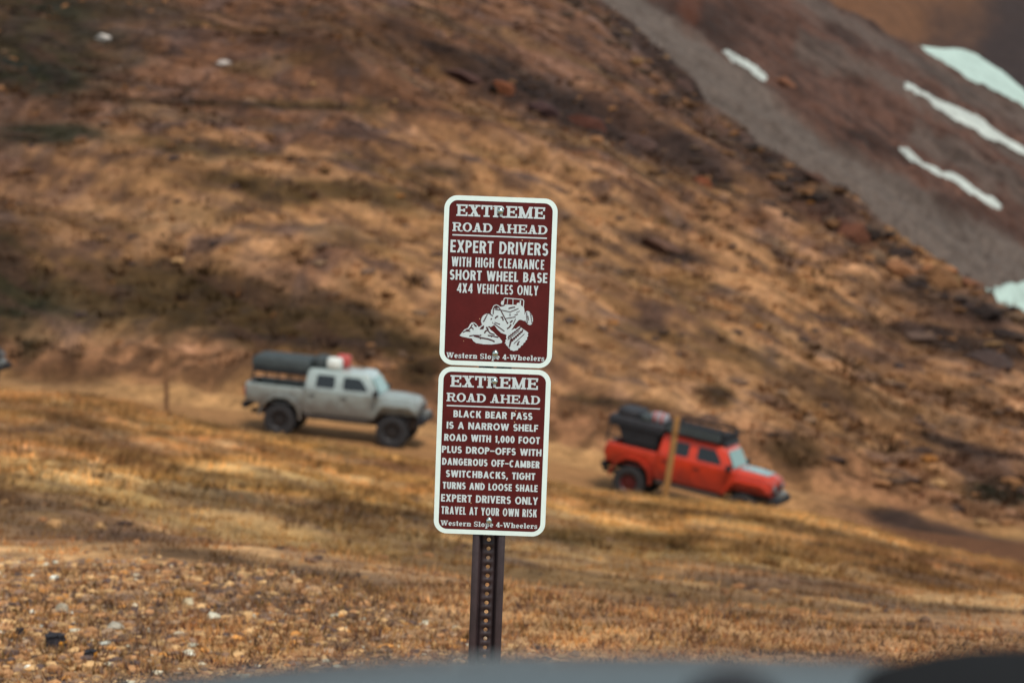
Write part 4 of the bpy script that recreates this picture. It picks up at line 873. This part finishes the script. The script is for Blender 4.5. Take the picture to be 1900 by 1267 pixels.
def low_toned(m, z0, z1, low_col, amt):
    # lower panels, ragged upper limit: dusty on silver, a darker red on red
    n, l = m.node_tree.nodes, m.node_tree.links; b = n['Principled BSDF']; src = b.inputs['Base Color'].links[0].from_socket
    tc = n.new('ShaderNodeTexCoord'); sx = n.new('ShaderNodeSeparateXYZ'); l.new(tc.outputs['Object'], sx.inputs[0])
    nz = n.new('ShaderNodeTexNoise'); nz.inputs['Scale'].default_value = 3; nz.inputs['Detail'].default_value = 6; l.new(tc.outputs['Object'], nz.inputs['Vector'])
    ad = n.new('ShaderNodeMath'); ad.operation = 'MULTIPLY_ADD'; ad.inputs[1].default_value = .9; l.new(nz.outputs['Fac'], ad.inputs[0]); l.new(sx.outputs['Z'], ad.inputs[2])
    mr = n.new('ShaderNodeMapRange'); mr.inputs[1].default_value = z0+.45; mr.inputs[2].default_value = z1+.45; mr.inputs[3].default_value = amt; mr.inputs[4].default_value = 0; l.new(ad.outputs[0], mr.inputs[0])
    mx = n.new('ShaderNodeMix'); mx.data_type = 'RGBA'; mx.inputs[7].default_value = (*low_col, 1); l.new(mr.outputs[0], mx.inputs[0]); l.new(src, mx.inputs[6]); l.new(mx.outputs[2], b.inputs['Base Color'])
    return m
M_paintw = low_toned(mat('dusty_silver_paint', (.36, .43, .42), rough=.3, coat=.7, noise=(1.2, .85, 1.08)), .85, 1.75, (.115, .098, .086), .92)
M_paintr = low_toned(mat('red_paint', (.64, .040, .008), rough=.35, coat=.15, noise=(1.2, .8, 1.1)), .75, 1.6, (.13, .014, .011), .85)  # red turns darker towards the bottom of the body
M_paintd = mat('dark_blue_paint', (.02, .026, .036), rough=.3, coat=.7); M_decal = mat('grey_hood_vinyl', (.20, .33, .34), rough=.25, noise=(3, .7, 1.3))
M_rimd = mat('dark_rim', (.03, .028, .03), rough=.45, metal=.4); M_rimr = mat('red_rim', (.075, .006, .008), rough=.4)
M_tentk = mat('black_canvas', (.016, .016, .021), rough=.7, noise=(6, .7, 1.5), bump=(5, .5, .03))
tw = make_truck('pale silver pickup truck with a grey tent on its bed rack', M_paintw, M_rimd, 'white')
mw = seat_on_road(tw, 632, R(-9))
tr = make_truck('bright red pickup truck with a black rack on its cab roof', M_paintr, M_rimr, 'red', -2.66, M_tentk)
mr_ = seat_on_road(tr, 1282, R(-23))
# roof rack and side gear of the red truck
bm = NB()
for s in (-1, 1): tube(bm, [(-.92, s*.70, 2.38), (.80, s*.70, 2.38)], .04); tube(bm, [(-.92, s*.70, 2.14), (.80, s*.70, 2.14)], .03)
for x in (-.9, -.35, .2, .78):
    for s in (-1, 1): tube(bm, [(x, s*.70, 2.14), (x, s*.70, 2.34)], .025)
for x in (-.92, .80): tube(bm, [(x, -.70, 2.34), (x, .70, 2.34)], .03)
for x in np.linspace(-.92, .78, 8): box(bm, x-.08, x+.08, -.70, .70, 2.25, 2.28)
box(bm, -.90, .76, -.68, .68, 2.19, 2.249)
for x in (-.8, 0, .66):
    for s in (-1, 1): box(bm, x-.03, x+.03, s*.66-.02, s*.66+.02, 1.99, 2.14)
rr = obj('roof_rack', bm, M_black, tr); rr.location.z = LIFT
bm = NB(); prism(bm, rpoly([(-.90, 2.13), (.74, 2.13), (.74, 2.36), (-.90, 2.36)], .05), -.84, -.73); obj('awning_bag', bm, M_tent, rr, bevel=.03)
bm = NB(); prism(bm, [(.78, 2.05), (.92, 2.05), (.80, 2.20), (.74, 2.20)], -.68, .68); obj('wind_deflector', bm, M_black, rr, bevel=.01)
bm = NB(); prism(bm, rpoly([(-2.15, 1.44), (-1.16, 1.44), (-1.16, 1.96), (-2.45, 1.96)], .05), -.71, -.58); obj('storage_box', bm, M_black, tr, bevel=.02).location.z = LIFT
bm = NB(); prism(bm, rpoly([(-2.05, 1.44), (-1.16, 1.44), (-1.16, 1.96), (-1.95, 1.96)], .05), .58, .71); obj('storage_box', bm, M_black, tr, bevel=.02).location.z = LIFT
# gear carried on the trucks (things of their own)
def bag(name, label, cat, m4, c, dims, m, strap=None):
    bm = NB(); L, Wd, H = dims; rings = []
    for x, sc in ((-.5, .35), (-.47, .7), (-.38, .93), (-.15, 1), (.15, .98), (.38, .93), (.47, .7), (.5, .35)):
        rings.append([(x*L, y*sc, H/2+z*sc) for y, z in rpoly([(-Wd/2, -H/2), (Wd/2, -H/2), (Wd/2, H/2), (-Wd/2, H/2)], min(Wd, H)*.38, 4)])
    loft(bm, rings); o = obj(name, bm, m, sharp=60); tag(o, label, cat, 'bags carried on the trucks')
    o.matrix_world = m4 @ Matrix.Translation(c)
    if strap:
        bm = NB()
        for x in (-.2, .22): loft(bm, [[(x*L-.03, y*1.02, H/2+z*1.02) for y, z in rpoly([(-Wd/2, -H/2), (Wd/2, -H/2), (Wd/2, H/2), (-Wd/2, H/2)], min(Wd, H)*.38, 4)], [(x*L+.03, y*1.02, H/2+z*1.02) for y, z in rpoly([(-Wd/2, -H/2), (Wd/2, -H/2), (Wd/2, H/2), (-Wd/2, H/2)], min(Wd, H)*.38, 4)]])
        obj('strap', bm, strap, o)
    return o
M_bagw = mat('white_vinyl', (.72, .76, .72), rough=.5, noise=(5, .8, 1.05)); M_bagr = mat('red_vinyl', (.42, .06, .05), rough=.5, noise=(5, .8, 1.2))
bag('duffel_bag', 'white duffel bag on the cab roof of the silver truck', 'bag', mw, (-.26, -.42, 2.045+LIFT), (.46, .46, .36), M_bagw)
bag('duffel_bag', 'red duffel bag behind the white one on the silver truck', 'bag', mw, (-.10, .10, 2.045+LIFT), (.44, .44, .42), M_bagr)
bag('gear_bag', 'dark gear bag on the silver truck roof next to its tent', 'bag', mw, (-.72, -.10, 2.045+LIFT), (.42, .95, .34), M_tent)
bag('duffel_bag', 'grey-pink duffel bag on the black tent of the red truck', 'bag', mr_, (-1.30, -.40, 2.24+LIFT), (.50, .40, .30), mat('pinkish_vinyl', (.30, .29, .32), rough=.5, noise=(5, .8, 1.1)), M_bagr)
bag('gear_bag', 'large black gear bag lying across the rear of the red truck tent', 'bag', mr_, (-2.22, -.16, 2.20+LIFT), (.74, 1.05, .27), M_tentk)
bag('gear_bag', 'charcoal gear bag in the middle of the red truck tent', 'bag', mr_, (-1.66, -.30, 2.21+LIFT), (.42, .80, .20), M_tent)
td = dup_tree(tw); seat_on_road(td, -145, R(-8)); td['label'] = 'dark blue-black pickup truck following the other two, nose only in view'
for o in td.children_recursive:
    if o.type == 'MESH' and o.data.materials[0] == M_paintw: o.data = o.data.copy(); o.data.materials[0] = M_paintd

# ------------------------------------------------------------------ marker posts by the road
M_wood = mat('golden_weathered_wood', (.27, .13, .036), rough=.8, noise=[(3, .7, 1.25), (25, .8, 1.2)]); M_wood2 = mat('brown_weathered_wood', (.17, .080, .034), rough=.85, noise=[(3, .7, 1.25), (25, .8, 1.2)])
def marker(px, ytop, ybot, d, wd, lean, m, label):
    a = (px-CX)/FPX*d; p = surf(np.array(a), np.array(d)); hgt = (ybot-ytop)/FPX*d; t = empty('marker_post', p, (0, R(lean), R(8))); tag(t, label, 'post', 'wooden marker posts along the road')
    low = CY-FPX*float(ground(np.array(a), np.array(d)))/d; hgt += (low-ybot)/FPX*d
    bm = NB(); sx = wd/2; loft(bm, [[(x*k*sx, y*k*sx*.8, z) for x, y in ((-1, -1), (1, -1), (1, 1), (-1, 1))] for z, k in ((-.3, 1.05), (hgt*.5, 1.0), (hgt-.06, .97), (hgt, .75))])
    obj('timber', bm, m, t, bevel=.012)
    bm = NB(); box(bm, -sx*.8, sx*.8, -sx*.8-.012, -sx*.8-.002, hgt*.80, hgt*.90); obj('reflector', bm, m, t, bevel=.003)
marker(1229, 768, 922, 66.5, .155, 8.6, M_wood, 'leaning golden wooden post in front of the red truck')
marker(309, 638, 768, 69.5, .13, 0.5, M_wood2, 'upright brown wooden post at the bend left of the silver truck')

# ------------------------------------------------------------------ the car the photograph was taken from: its roof edge shows
M_roof = mat('slate_blue_car_paint', (.022, .033, .038), rough=.45, coat=.15, noise=(3, .92, 1.08))
car = empty('parked_car', (0, 0, .02)); tag(car, 'slate grey-blue car roof close to the camera, in front of the signs', 'car')
zr_e = P(1000, 1243, 1.5).z                                        # height of the roof's front edge
def crown(x): return -.26*(x-.03)**2 if x < .03 else -.10*(x-.03)**2
bm = NB(); rings = []
for y, dz in ((-1.3, -.06), (-1.0, -.02), (0, .0), (.8, .002), (1.30, .0), (1.40, -.004), (1.47, -.012), (1.50, -.028), (1.51, -.05)):
    xs = np.linspace(-.68, .68, 41); rings.append([(x, y, zr_e+dz+crown(x)) for x in xs]+[(.70, y, zr_e-.14), (-.70, y, zr_e-.14)])
loft(bm, rings); obj('roof', bm, M_roof, car, sharp=60)
bm = NB(); loft(bm, [[(x, y, z) for x, y in ((-.70, 1.49), (.70, 1.49), (.70, -1.28), (-.70, -1.28))] if z > 1.5 else [(x, y, z) for x, y in ((-.78, 2.05), (.78, 2.05), (.78, -1.4), (-.78, -1.4))] for z in (1.10, zr_e-.142)]); obj('cabin', bm, M_roof, car, bevel=.02)
bm = NB(); loft(bm, [[(-.66, 1.555, zr_e-.20), (.66, 1.555, zr_e-.20), (.72, 2.06, 1.16), (-.72, 2.06, 1.16)], [(-.66, 1.56, zr_e-.195), (.66, 1.56, zr_e-.195), (.72, 2.066, 1.166), (-.72, 2.066, 1.166)]]); obj('windshield', bm, M_glass, car)
bm = NB(); prism(bm, [(-2.2, .50), (3.0, .50), (3.05, .95), (2.8, 1.04), (2.08, 1.10), (-2.2, 1.10)], -.82, .82); b_ = obj('body', bm, M_roof, car, bevel=.04); b_.matrix_local = Matrix.Rotation(R(90), 4, 'Z')
for y in (-1.35, 2.25):
    for s in (-1, 1): w_ = make_wheel(car, s*.80, y, M_rimd, s); w_.rotation_euler = (0, 0, R(90)); w_.location.z = .47
M_flock = mat('matt_black_rubber', (.010, .010, .011), rough=.95, spec=.15); zr_b = P(1700, 1256, 1.40).z
bm = NB(); lathe(bm, [(.030, -.06), (.030, 0), (.026, .008), (.014, .014), (.003, .016)], 24, 'z'); a_ = obj('antenna_base', bm, M_black, car); a_.location = (.122, 1.30, zr_e+.006)
bm = NB(); prism(bm, rpoly([(.190, zr_e-.10), (.60, zr_e-.10), (.60, zr_b-.008), (.40, zr_b-.003), (.26, zr_b-.003), (.20, zr_b-.018)], .02), 1.22, 1.37); obj('roof_bar', bm, M_flock, car, bevel=.012)
